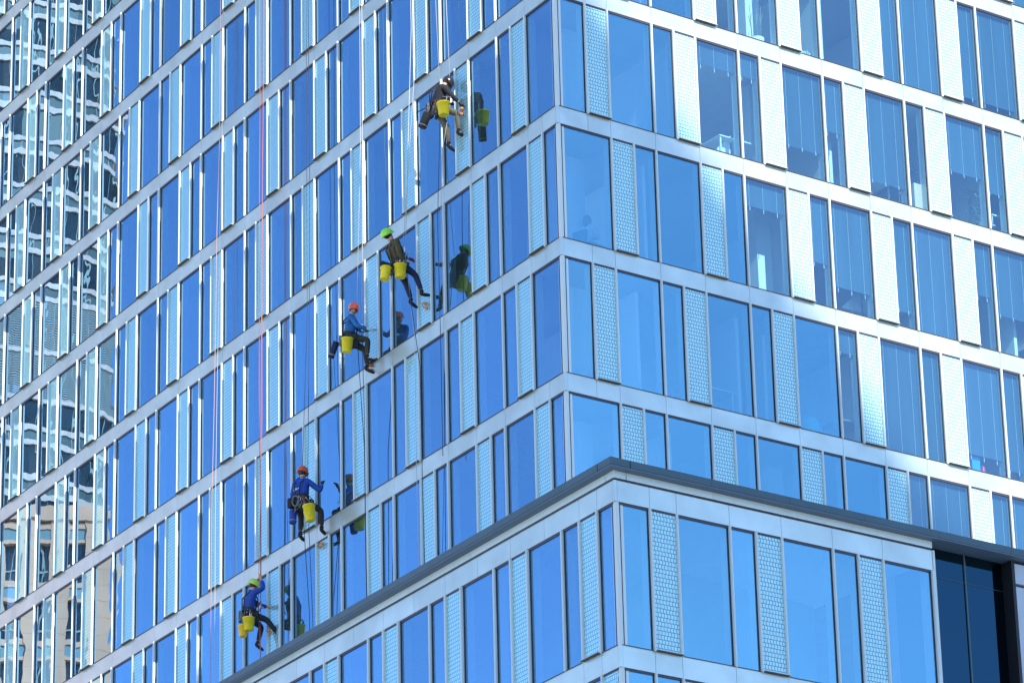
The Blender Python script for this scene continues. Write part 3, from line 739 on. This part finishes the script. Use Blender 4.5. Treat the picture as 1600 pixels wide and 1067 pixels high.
    for sx in (-1, 1):
        tube_bm(bm, [pel + up * .08 - fw * .15 * tk + X * sx * .05, chest - fw * .175 * tk + X * sx * .09, nb - up * .0 - fw * .05 + X * sx * .12, nb + fw * .07 - up * .03 + X * sx * .11, chest + fw * .178 * tk + X * sx * .05, pel + up * .08 + fw * .155 * tk], .017, 6)
    link("shoulder_strap", smooth_mesh(bm, "shoulder_strap", C_['web']), t, MX)
    if logo:
        bm = bmesh.new(); a0 = chest - fw * .165 - up * .16
        for q0, q1, rr_ in ((-.10, -.02, .02), (-.06, .05, .016)): tube_bm(bm, [a0 + X * q0 - fw * .005, a0 + X * q1 + up * .05 - fw * .01], rr_, 6)
        link("back_print", smooth_mesh(bm, "back_print", C_['glove']), t, MX)
    # descender and chest gear
    cg = chest + fw * .27 - up * .08
    bm = bmesh.new(); box_bm(bm, cg.x - .03, cg.x + .03, cg.y - .02, cg.y + .02, cg.z - .08, cg.z + .09); tube_bm(bm, [cg + Vector((0, .0, -.02)), cg + Vector((.05, .04, -.06)), cg + Vector((.06, .06, -.12))], .009, 6)
    tube_bm(bm, [cg - Vector((0, 0, .08)), pel + up * .08 + fw * .16], .012, 6)
    link("descender", smooth_mesh(bm, "descender", C_['steel']), t, MX)
    bm = bmesh.new(); q = pel - X * .17 * tk - fw * .10 + up * .0
    box_bm(bm, q.x - .07, q.x + .05, q.y - .08, q.y + .06, q.z - .20, q.z + .05); bmesh.ops.bevel(bm, geom=bm.edges[:], offset=.02, segments=2, affect='EDGES'); link("tool_pouch", finish(bm, "tool_pouch", C_['black']), t, MX)
    bm = bmesh.new(); q = pel - fw * .20 * tk - Vector((0, 0, .10))
    for c_ in range(3): tube_bm(bm, [q + Vector((math.cos(a_ / 12 * 6.2832) * .085, c_ * .018 - .02, math.sin(a_ / 12 * 6.2832) * .13)) for a_ in range(13)], .010, 5)
    link("rope_coil", finish(bm, "rope_coil", C_['grey']), t, MX)
    bm = bmesh.new()
    for (a_, b__) in (((-.16, -.02), (.10, -.30)), ((.14, .0), (.02, -.26)), ((.0, -.03), (-.12, -.34))):
        tube_bm(bm, [pel + X * a_[0] - fw * .13, pel + X * (a_[0] + b__[0]) / 2 - fw * .17 + Vector((0, 0, b__[1])), pel + X * b__[0] - fw * .05 + Vector((0, 0, a_[1] - .05))], .008, 5)
    link("sling", finish(bm, "sling", C_['grey']), t, MX)
    # carabiners, slings and small tools on the belt
    rg = random.Random(int(hip[0] * 100)); 
    for k in range(9):
        an_ = rg.uniform(-.6, 3.7); bx = pel + up * .05 + X * math.cos(an_) * .175 * tk + fw * -math.sin(an_) * .16 * tk; ln = rg.uniform(.06, .2)
        mi = rg.choice((0, 0, 1, 2))
        bm = bmesh.new(); tube_bm(bm, [bx, bx + Vector((rg.uniform(-.03, .03), rg.uniform(-.03, .03), -ln * .5)), bx + Vector((rg.uniform(-.05, .05), rg.uniform(-.04, .04), -ln))], rg.uniform(.008, .018), 5)
        link(("carabiner", "red_sling", "belt_tool")[mi], finish(bm, "belt_gear", [C_['steel'], C_['redweb'], C_['web']][mi]), t, MX)
    bm = bmesh.new(); sb_ = pel + sv(min(85, max(legs[0][0], legs[1][0]) * .8), .10) - Vector((0, 0, .135))   # work seat
    box_bm(bm, -.21, .21, sb_.y - .10, sb_.y + .12, sb_.z - .012, sb_.z + .012)
    for sx in (-.2, .2): tube_bm(bm, [Vector((sx, sb_.y, sb_.z)), Vector((sx * .5, cg.y, cg.z - .1))], .007, 5)
    link("work_seat", finish(bm, "work_seat", C_['web']), t, MX)
    return t, Vector(hip), MX, cg
def W(info, p): return info[1] + (info[2] @ Vector(p))

w1 = person((-4.617, -0.50, 1.743), -12, "cleaner in a black jacket and grey khaki trousers bent over, the highest on the wall", 10, 55, 0,
            [(35, .25, 50, 0), (50, .2, 85, .2)], [(70, .12, 4, -15), (34, .1, 8, -30)], 'black', 'khaki', 'blackshell', ['blkglove', 'blkglove'], 'black', torso_r=1.25)
w2 = person((-6.174, -0.78, -1.815), -4, "cleaner in an olive brown jacket and lime green helmet, looking up, legs stretched out", -15, -38, 0,
            [(8, .12, 38, .1), (62, .1, 80, .0)], [(58, .05, 22, 8), (36, .1, 18, -25)], 'brown', 'navy', 'lime', ['redglove', 'redglove'], 'black')
w3 = person((-8.831, -0.70, -2.783), -28, "seated cleaner in a bright blue jacket and orange helmet with face turned to the street", 8, 14, -72,
            [(28, .1, 78, .1), (48, .1, 95, .1)], [(80, .12, -2, -5), (62, .2, 5, -20)], 'teal', 'olive', 'orange', ['glove', 'glove'], 'black')
w4 = person((-11.382, -0.70, -6.206), 30, "cleaner in a cobalt blue jacket seen from behind with orange helmet and blue bag", 6, 10, 0,
            [(35, .75, 150, .1), (30, .6, 60, .3)], [(70, .45, 4, -10), (60, .3, -5, -15)], 'cobalt', 'dkbrown', 'orange', ['blkglove', 'blkglove'], 'black', torso_r=1.15, logo=True)
w5 = person((-14.38, -0.62, -8.253), -10, "lowest cleaner, blue jacket and yellow-green helmet, one arm raised, a foot on the wall", 8, 20, 0,
            [(118, .1, 196, .1), (60, .2, 80, .2)], [(72, .1, 40, 30), (62, .25, -12, -28)], 'cobalt', 'black', 'limeyel', ['orglove', 'orglove'], 'black')

# ------------------------------------------------------------------ buckets, bags and suction handles (each hangs from its cleaner)
GRPB = "yellow buckets hanging from the cleaners"
def bucket(top, label, mat='yellow', r=.145, h=.30, tilt=(0, 0), hook=None, group=GRPB):
    t = empty("bucket", top, label, "bucket", group)
    mt = Matrix.Rotation(R(tilt[0]), 4, 'X') @ Matrix.Rotation(R(tilt[1]), 4, 'Y')
    bm = bmesh.new(); lathe_bm(bm, [(r * .74, -h), (r * .78, -h + .004), (r * .97, -.03), (r * 1.05, -.028), (r * 1.06, 0), (r, 0), (r * .96, -.03), (r * .75, -h + .02), (.0001, -h + .02)], 28)
    sh_ = link("bucket_shell", smooth_mesh(bm, "bucket_shell", C_[mat]), t, mt)
    bm = bmesh.new(); lathe_bm(bm, [(r * .9, -.09), (.0001, -.089)], 20); link("water", smooth_mesh(bm, "water", C_['water']), sh_)
    hk = Vector(hook) - Vector(top) if hook is not None else Vector((0, 0, .2)); hk = mt.inverted() @ hk
    bm = bmesh.new(); a = Vector((r, 0, -.02)); b = Vector((-r, 0, -.02)); tp = hk
    tube_bm(bm, [a, a.lerp(tp, .5) + Vector((.02, 0, 0)), tp, b.lerp(tp, .5) - Vector((.02, 0, 0)), b], .0045, 5)
    link("handle", smooth_mesh(bm, "handle", C_['steel']), t, mt)
    return t
def squeegee(p, d, label, mat='web', group=None):
    t = empty("squeegee", p, label, "squeegee", group)
    d = Vector(d).normalized(); u = d.orthogonal().normalized()
    bm = bmesh.new(); tube_bm(bm, [Vector((0, 0, 0)), d * .26], .014, 6); link("grip", finish(bm, "grip", C_[mat]), t)
    bm = bmesh.new(); tube_bm(bm, [d * .265 - u * .11, d * .265 + u * .11], .012, 6); link("blade_bar", finish(bm, "blade_bar", C_['grey']), t)
    return t
def holster(top, d, label, mat='dkbrown', L=.42, r=.085, cat="tool bag", name="tool_bag"):
    t = empty(name, top, label, cat, "tool bags hanging from the cleaners"); d = Vector(d).normalized()
    bm = bmesh.new(); tube_bm(bm, [Vector((0, 0, 0)), d * .03, d * L * .5, d * (L - .03), d * L], [r * .9, r, r * .92, r * .95, r * .8], 16); link("bag_body", finish(bm, "bag_body", C_[mat]), t)
    bm = bmesh.new(); tube_bm(bm, [Vector((0, 0, .16)), Vector((r * .4, 0, .05)), Vector((0, 0, 0))], .008, 5); link("bag_strap", finish(bm, "bag_strap", C_['web']), t)
    bm = bmesh.new(); tube_bm(bm, [d * L * .78, d * L * .86], [r * .98, r * .98], 16); link("bag_band", finish(bm, "bag_band", C_['grey']), t)
    return t
def suction(px, pz, label, ang=70):
    """two orange cups on one grip, stuck to the glass"""
    t = empty("suction_holder", (px, GY * -1 - .0 if False else -0.035, pz), label, "suction cup holder", "orange suction holders against the glass")
    a = R(ang); d = Vector((math.cos(a), 0, math.sin(a)))
    for k in (-1, 1):
        bm = bmesh.new(); lathe_bm(bm, [(.062, .055), (.060, .03), (.05, .012), (.028, -.02), (.026, -.05), (.0001, -.05)], 20, Matrix.Translation(d * k * .085 + Vector((0, -.035, 0))) @ Matrix.Rotation(R(-90), 4, 'X'))
        link("suction_cup", smooth_mesh(bm, "suction_cup", C_['orangep']), t, Matrix.Scale(.8, 4))
    bm = bmesh.new(); tube_bm(bm, [d * -.085 + Vector((0, -.08, 0)), d * -.05 + Vector((0, -.125, 0)), d * .05 + Vector((0, -.125, 0)), d * .085 + Vector((0, -.08, 0))], .015, 8)
    link("grip", smooth_mesh(bm, "grip", C_['grey']), t, Matrix.Scale(.8, 4)); return t

h1, h2, h3, h4, h5 = [i[1] for i in (w1, w2, w3, w4, w5)]
b = bucket(h1 + Vector((.30, -.02, -.02)), "bright yellow bucket in front of the top cleaner's hip", hook=h1 + Vector((.15, 0, .12)), tilt=(0, -4), r=.16, h=.33)
holster(h1 + Vector((-.10, -.22, -.16)), (-.35, -.28, -1), "dark round tool bag slung behind the top cleaner", L=.40, r=.11)
squeegee(h1 + Vector((-.18, -.22, .02)), (-.6, -.45, -.25), "squeegee sticking out behind the top cleaner")
squeegee(h1 + Vector((.26, .06, -.08)), (.1, .12, 1), "grey squeegee standing in the top cleaner's bucket", 'grey')
b = bucket(h2 + Vector((.17, -.04, -.10)), "yellow bucket nearest the wall beside the lime-helmeted cleaner's thigh", hook=h2 + Vector((.15, .02, .12)), r=.155, h=.34)
b = bucket(h2 + Vector((-.02, -.32, -.17)), "yellow bucket behind the lime-helmeted cleaner with a black cloth over its rim", hook=h2 + Vector((-.05, -.14, .08)), tilt=(-12, -6), r=.135, h=.34)
bm = bmesh.new(); c = Vector((0, 0, 0))
for k in range(7): tube_bm(bm, [Vector((.03 * k - .09, .02 * k - .08, .16 - .02 * k)), Vector((.04 * k - .13, .03 * k - .1, .03)), Vector((.045 * k - .14, .035 * k - .12, -.10 - .03 * (k % 3)))], [.03, .035, .02], 6)
o = link("cloth", finish(bm, "cloth", C_['black']), None, Matrix.Translation(h2 + Vector((-.02, -.28, -.12)))); tag(o, "black wiping cloths hanging over the bucket behind the lime-helmeted cleaner", "cloth")
b = bucket(h3 + Vector((.18, -.14, -.10)), "yellow bucket under the seated cleaner with the bright blue jacket", hook=h3 + Vector((.16, 0, .08)), r=.15, h=.36, tilt=(0, 5))
holster(h3 + Vector((-.16, -.26, -.10)), (-.30, -.25, -1), "black tool bag behind the seated bright blue cleaner", 'navy', L=.42, r=.085)
b = bucket(h4 + Vector((.38, .02, -.24)), "tall yellow bucket at the right leg of the cleaner seen from behind", hook=h4 + Vector((.2, 0, .02)), r=.155, h=.42, tilt=(4, -5))
holster(h4 + Vector((-.22, -.1, -.22)), (.12, -.1, -1), "blue tool bag at the left of the cleaner seen from behind", 'bluebag', L=.34, r=.10)
b = bucket(h5 + Vector((.14, -.06, -.16)), "bright yellow bucket, the nearer of two under the lowest cleaner", hook=h5 + Vector((.13, .02, .1)), r=.155, h=.34)
b = bucket(h5 + Vector((.02, -.16, -.34)), "orange-yellow bucket, the one behind under the lowest cleaner", 'yellow2', hook=h5 + Vector((0, -.1, .08)), r=.125, h=.30)
suction(-4.25, 1.58, "pair of orange cups on the fritted strip beside the top cleaner", 80)
suction(-6.15, -2.78, "orange suction holder just below the lime-helmeted cleaner's feet", 110)
suction(-8.93, -3.42, "orange suction holder by the shins of the seated bright blue cleaner", 95)
suction(-11.55, -7.22, "orange suction holder on the metal band below the cleaner seen from behind", 20)
suction(-14.30, -8.62, "orange suction holder beside the lowest cleaner's raised foot", 80)

# ------------------------------------------------------------------ ropes
def rope(pts, mat, label, r=.008, sub=10):
    P = [Vector(p) for p in pts]; out = []
    for a, b_ in zip(P[:-1], P[1:]):
        n = max(1, int((b_ - a).length / 2.5))
        for k in range(n): out.append(a.lerp(b_, k / n))
    out.append(P[-1]); base = out[-1]
    rg = random.Random(int(abs(base.x) * 100 + abs(base.z) * 10))
    q = []
    for i, v in enumerate(out):
        wv = 0 if i in (0, len(out) - 1) else .012
        q.append(v - base + Vector((rg.uniform(-wv, wv), rg.uniform(-wv, wv), 0)))
    bm = bmesh.new(); tube_bm(bm, q, r, 6); o = link("rope", finish(bm, "rope", C_[mat]), None, Matrix.Translation(base))
    return tag(o, label, "rope", "ropes hanging down the left wall")
TOP = 24.0
def gear(i): return W(i, i[3])
for info, mat, who, ex in ((w1, 'rw', "top cleaner", -.55), (w2, 'rw', "lime-helmeted cleaner", .12), (w3, 'rw', "seated bright blue cleaner", -.16), (w4, 'rd', "cleaner seen from behind", -.2), (w5, 'rr', "lowest cleaner", .1)):
    gp = gear(info); hp = info[1]
    nm = {'rw': "white", 'rd': "dark blue", 'rr': "red"}[mat]
    rope([(gp.x, -.33, TOP), (gp.x, -.34, gp.z + 6), (gp.x, gp.y, gp.z)], mat, nm + " working rope running up from the chest of the " + who)
    rope([(gp.x + ex, -.30, TOP), (gp.x + ex, -.31, gp.z + 5), (gp.x + ex * .6, gp.y - .1, gp.z + .1)], mat, nm + " back-up rope beside the working rope of the " + who, .0065)
    if who == "top cleaner":
        rope([(gp.x - .02, gp.y, gp.z - .05), (gp.x - .05, -.4, gp.z - 1.4), (gp.x - .25, -.35, gp.z - 2.6), (gp.x - .3, -.3, gp.z - 7)], 'rw', "white rope tail swinging loose below the top cleaner")
        rope([(gp.x - ex * -.6, gp.y - .1, gp.z), (gp.x - .5, -.3, gp.z - 3), (gp.x - .5, -.28, gp.z - 9)], 'rd', "dark rope tail hanging below the top cleaner")
    elif mat == 'rw':
        rope([(gp.x, gp.y, gp.z - .1), (gp.x + .05, -.40, gp.z - 2.2), (gp.x - .1, -.28, gp.z - 8)], 'rw' if info is w2 else 'rd', ("white" if info is w2 else "dark") + " rope tail hanging straight below the " + who)
        rope([(gp.x + ex * .6, gp.y - .1, gp.z), (gp.x + ex, -.30, gp.z - 3.0), (gp.x + ex, -.24, gp.z - 9)], 'rd', "second, dark rope tail hanging below the " + who, .009)
    else:
        rope([(gp.x, gp.y, gp.z - .1), (gp.x, -.30, gp.z - 3), (gp.x, -.24, -12.2)], mat, nm + " rope tail hanging to the slate ledge below the " + who)
        rope([(gp.x + ex * .6, gp.y - .1, gp.z), (gp.x + ex, -.28, gp.z - 3), (gp.x + ex, -.24, -12.2)], mat, "second " + nm + " rope tail below the " + who, .009)
rope([(-16.80, -.16, TOP), (-16.95, -.22, 6), (-17.1, -.3, -4.5), (-17.2, -.3, -13)], 'rp', "pale pink rope left of all the cleaners, hanging the full height of the wall", .009)
rope([(-16.70, -.14, TOP), (-16.82, -.2, 6), (-16.95, -.28, -4.5), (-17.0, -.28, -13)], 'rw', "thin white rope close beside the pale pink one", .006)
rope([(-14.1, -.26, TOP), (-14.15, -.32, 6), (-14.26, -.34, -4.0), (-14.3, -.3, -7.6)], 'rr', "bright red rope left of the lowest cleaner's own ropes", .009)

# ------------------------------------------------------------------ things in the offices behind the right-hand glass
def inR(w_, d, z): x, y = rp(w_, d); return Vector((x, y, z))

def part(t, name, bm, mat, mtx=None): return link(name, finish(bm, name, mat), t, mtx)
RG = Matrix.Rotation(G, 4, 'Z')     # local x outwards through the glass, local y along the wall
LEAF = pm("pale_green_leaf", (0.10, 0.22, 0.06), 0.5, var=0.3, vscale=6); TWIG = pm("bleached_twig", (0.26, 0.24, 0.18), 0.7)
def blade(bm, p, d, L, wd, droop, rg):
    side = d.cross(Vector((0, 0, 1))); side = side.normalized() if side.length > .01 else Vector((1, 0, 0)); prev = None; n = 5
    for i in range(n + 1):
        f = i / n; q = p + d * L * f - Vector((0, 0, droop * f * f)); ww = wd * math.sin(math.pi * min(.97, f * .9 + .08))
        a, c = bm.verts.new(q - side * ww), bm.verts.new(q + side * ww)
        if prev: bm.faces.new((prev[0], prev[1], c, a))
        prev = (a, c)
def palm():
    t = empty("palm_plant", inR(13.5, .75, 0.0), "palm with drooping narrow leaves behind the glass at the right edge", "plant"); rg = random.Random(4)
    bm = bmesh.new(); lathe_bm(bm, [(.13, 0), (.17, .28), (.15, .28), (.0001, .25)], 16); part(t, "pot", bm, M['white'])
    bm = bmesh.new(); tube_bm(bm, [(0, 0, .25), (.02, .02, .8), (0, .03, 1.35)], [.02, .014, .008], 6); part(t, "trunk", bm, LEAF)
    for k in range(30):
        bm = bmesh.new(); z = .45 + .9 * rg.random(); a = rg.uniform(0, 6.28); blade(bm, Vector((0, .02, z)), Vector((math.cos(a), math.sin(a), .55)).normalized(), rg.uniform(.35, .6), .022, rg.uniform(.3, .6), rg)
        part(t, "leaf", bm, LEAF)
palm()
def ficus():
    t = empty("leafy_plant", inR(11.5, .8, 0), "bushy small-leaved plant rising behind the cardboard box", "plant"); rg = random.Random(9)
    bm = bmesh.new(); lathe_bm(bm, [(.14, 0), (.18, .3), (.16, .3), (.0001, .27)], 16); part(t, "pot", bm, M['white'])
    bm = bmesh.new(); tube_bm(bm, [(0, 0, .27), (.03, .02, 1.0), (0, .0, 1.7)], [.022, .015, .006], 6); part(t, "trunk", bm, TWIG)
    bm = bmesh.new()
    for k in range(170):
        z = rg.uniform(.75, 1.85); r = .24 * math.sin((z - .6) / 1.4 * 3.1) ** .5 * rg.random() ** .5; a = rg.uniform(0, 6.28)
        blade(bm, Vector((math.cos(a) * r, math.sin(a) * r, z)), Vector((rg.uniform(-1, 1), rg.uniform(-1, 1), rg.uniform(-.4, .8))).normalized(), .10, .025, .03, rg)
    o = part(t, "foliage", bm, LEAF); o["kind"] = "stuff"
ficus()
t = empty("twig_planter", inR(6.56, .5, 3.3), "white round planter with three bare pale twigs near the top edge", "planter")
bm = bmesh.new(); lathe_bm(bm, [(.17, 0), (.18, .34), (.165, .34), (.0001, .3)], 24); part(t, "planter_tub", bm, M['white'])
for k, (x, y) in enumerate(((-.05, -.1), (.02, .0), (.04, .09))):
    bm = bmesh.new(); tube_bm(bm, [(x, y, .3), (x * 1.3, y * 1.1, .7), (x, y * 1.4, 1.25)], [.014, .012, .006], 6); tube_bm(bm, [(x * 1.2, y * 1.1, .62), (x + .05, y * 1.4 - .08, .92)], .008, 5); tube_bm(bm, [(x * 1.2, y * 1.2, .8), (x - .03, y * 1.4 + .07, 1.05)], .007, 5); part(t, "twig", bm, TWIG)
t = empty("cardboard_box", inR(11.39, .45, 0.0), "tan cardboard box standing against the glass at the right", "box")
bm = bmesh.new(); box_bm(bm, -.2, .2, -.21, .21, 0, .82); part(t, "carton", bm, pm("tan_cardboard", (0.75, 0.55, 0.36), 0.8), RG)
bm = bmesh.new(); box_bm(bm, -.2, -.19, -.21, .21, .822, .93); part(t, "flap", bm, pm("tan_cardboard_flap", (0.72, 0.52, 0.34), 0.8), RG @ Matrix.Rotation(R(4), 4, 'Y'))
t = empty("exercise_ball", inR(7.58, .55, -6.6), "turquoise exercise ball on the office floor behind the third row of glass", "ball")
bm = bmesh.new(); bmesh.ops.create_uvsphere(bm, u_segments=32, v_segments=20, radius=.30, matrix=Matrix.Translation((0, 0, .30)))
for f in bm.faces: f.smooth = True
part(t, "ball_shell", bm, pm("turquoise_rubber", (0.05, 0.60, 0.62), 0.4)); bm = bmesh.new(); lathe_bm(bm, [(.015, .60), (.012, .606), (.0001, .607)], 10); part(t, "valve", bm, M['white'])
t = empty("storage_crate", inR(12.6, .35, -6.6), "bright blue crate at the foot of a window in the third row", "crate")
bm = bmesh.new(); box_bm(bm, -.12, .12, -.13, .13, 0, .42); part(t, "crate_shell", bm, pm("blue_plastic", (0.03, 0.30, 0.85), 0.4), RG); bm = bmesh.new(); box_bm(bm, -.13, .13, -.14, .14, .422, .46); part(t, "lid", bm, pm("blue_plastic_lid", (0.04, 0.34, 0.9), 0.4), RG)
t = empty("desk_figurine", inR(12.88, .30, -6.58), "small red and white figure beside the bright blue crate", "ornament")
bm = bmesh.new(); lathe_bm(bm, [(.07, 0), (.075, .10), (.05, .17), (.055, .22), (.03, .28), (.0001, .29)], 14); part(t, "figure_body", bm, pm("red_paint", (0.65, 0.03, 0.05), 0.4)); bm = bmesh.new(); lathe_bm(bm, [(.078, .05), (.078, .09)], 14); part(t, "white_band", bm, M['white'])
def lamp(w_, z, lab, h=.42):
    t = empty("desk_lamp", inR(w_, .45, z), lab, "desk lamp", "desk lamps by the windows")
    bm = bmesh.new(); lathe_bm(bm, [(.07, 0), (.07, .02), (.0001, .021)], 14); part(t, "lamp_foot", bm, M['white'])
    bm = bmesh.new(); tube_bm(bm, [(0, 0, .02), (0, 0, h)], .012, 6); part(t, "lamp_stem", bm, M['white'])
    bm = bmesh.new(); box_bm(bm, -.03, .03, -.02, .30, h, h + .035); part(t, "lamp_head", bm, M['white'], RG)
lamp(10.85, 0.1, "white desk lamp left of the cardboard box"); lamp(13.95, 0.35, "white desk lamp to the right of the palm", .3); lamp(7.45, -2.75, "faint white desk lamp in the second row below the sunlit band", .4); lamp(8.5, -2.75, "white desk lamp one window right of the faint one", .35)
def board(w0, z0_, ww, hh, lab):
    t = empty("drawing_board", inR(w0, .7, z0_), lab, "drawing board", "tilted drawing boards")
    bm = bmesh.new(); v = [bm.verts.new(c) for c in ((0, 0, 0), (0, ww, 0), (0, ww, hh), (.03, 0, 0), (.03, ww, 0), (.03, ww, hh))]
    bm.faces.new(v[:3]); bm.faces.new(v[3:][::-1])
    for a, b_ in ((0, 1), (1, 2), (2, 0)): bm.faces.new((v[a], v[b_], v[b_ + 3], v[a + 3]))
    part(t, "board", bm, M['white'], RG); bm = bmesh.new(); box_bm(bm, .035, .06, ww - .03, ww, -.3, hh * .8); part(t, "stand", bm, M['black'], RG)
board(5.1, 0.28, .62, .62, "white triangular board on the left in the first sunlit room"); board(8.95, -2.85, .65, .6, "white triangular board low in the second row of windows")
t = empty("binder_shelf", inR(8.2, .5, 3.32), "row of white and grey binders along the sill near the top", "binders")
bm = bmesh.new(); box_bm(bm, -.14, .14, -.36, .34, -.02, .0); part(t, "shelf_board", bm, M['white'], RG)
for k in range(8): bm = bmesh.new(); box_bm(bm, -.12, .12, -.33 + k * .08, -.265 + k * .08, .002, .30 + (k % 3) * .02); part(t, "binder", bm, [M['white'], M['inwall'], M['pier']][k % 3], RG)
for (w_, z, lab) in ((5.9, 0.0, "white desk edge inside the first sunlit room"), (10.3, -3.3, "white desk behind the blinds in the second row"), (9.1, -6.6, "white desk right of the turquoise ball"), (4.6, -6.6, "white desk left of the turquoise ball"), (9.9, 0.0, "white desk below the long blinds above the second band")):
    t = empty("desk", inR(w_, .8, z), lab, "desk", "desks standing along the right-hand windows"); bm = bmesh.new(); box_bm(bm, -.35, .35, -.7, .7, .70, .73); part(t, "desk_top", bm, M['white'], RG)
    for x in (-.3, .3):
        for y in (-.65, .65): bm = bmesh.new(); box_bm(bm, x - .02, x + .02, y - .02, y + .02, 0, .698); part(t, "leg", bm, M['white'], RG)
# office worker sitting behind the corner window
t = empty("person", inR(1.42, .85, -3.3 + .42), "dark-haired office worker in a pale top sitting behind the corner window", "person")
RP = Matrix.Rotation(R(20), 4, 'Z')
b_ = [[((0, 0, .0), .13), ((0, 0, .2), .12), ((0, .0, .38), .13), ((0, .02, .48), .06), ((0, .05, .56), .05), ((0, .07, .63), .085), ((0, .07, .70), .08)]]
b_.append([((0, .07, .63), .085), ((0, .165, .635), .016)])
for sx in (-1, 1):
    b_.append([((0, 0, .38), .13), ((sx * .17, .0, .40), .055), ((sx * .22, .12, .18), .04), ((sx * .08, .28, .24), .03), ((sx * .05, .32, .27), .035)])
    for q in range(4): b_.append([((sx * .05, .32, .27), .035), ((sx * .03 + (q - 1.5) * .015, .39, .29), .01), ((sx * .02 + (q - 1.5) * .014, .42, .27), .009)])
    b_.append([((sx * .05, .32, .27), .035), ((sx * .0, .34, .31), .011)])
    b_.append([((0, 0, .0), .13), ((sx * .1, .05, -.02), .09), ((sx * .12, .42, .02), .055), ((sx * .12, .44, -.36), .038), ((sx * .12, .55, -.39), .03)])
skin_obj("body", b_, C_['skin'], t, 1, RP)
skin_obj("jumper", [[((0, 0, .0), .15), ((0, 0, .2), .145), ((0, 0, .38), .155), ((0, .02, .47), .075)]] + [[((0, 0, .38), .155), ((sx * .17, 0, .40), .075), ((sx * .22, .12, .18), .06), ((sx * .10, .26, .235), .045)] for sx in (-1, 1)], M['white'], t, 2, RP)
skin_obj("trousers", [[((0, 0, .04), .13), ((0, 0, -.02), .12)]] + [[((0, 0, -.02), .12), ((sx * .1, .05, -.02), .105), ((sx * .12, .42, .02), .07), ((sx * .12, .44, -.33), .05)] for sx in (-1, 1)], C_['navy'], t, 2, RP)
skin_obj("hair", [[((0, .04, .73), .09), ((0, .01, .68), .105), ((0, -.03, .56), .09), ((0, -.06, .42), .06)]], C_['hair'], t, 2, RP)
for sx in (-1, 1):
    bm = bmesh.new(); bmesh.ops.create_uvsphere(bm, u_segments=8, v_segments=6, radius=.011, matrix=Matrix.Translation((sx * .032, .148, .655))); part(t, "eye", bm, C_['web'], RP)
t = empty("office_chair", inR(1.42, .9, -3.3), "black office chair under the seated office worker", "chair")
bm = bmesh.new(); box_bm(bm, -.23, .23, -.2, .24, .24, .285); part(t, "seat", bm, C_['web'], RP); bm = bmesh.new(); box_bm(bm, -.2, .2, -.25, -.205, .34, .72); part(t, "backrest", bm, C_['web'], RP)
bm = bmesh.new(); tube_bm(bm, [(0, 0, .05), (0, 0, .238)], .03, 8); part(t, "pedestal", bm, C_['steel'], RP)
for k in range(5): bm = bmesh.new(); a = k * 1.2566; tube_bm(bm, [(0, 0, .06), (math.cos(a) * .28, math.sin(a) * .28, .03)], .02, 6); part(t, "foot", bm, C_['web'], RP)
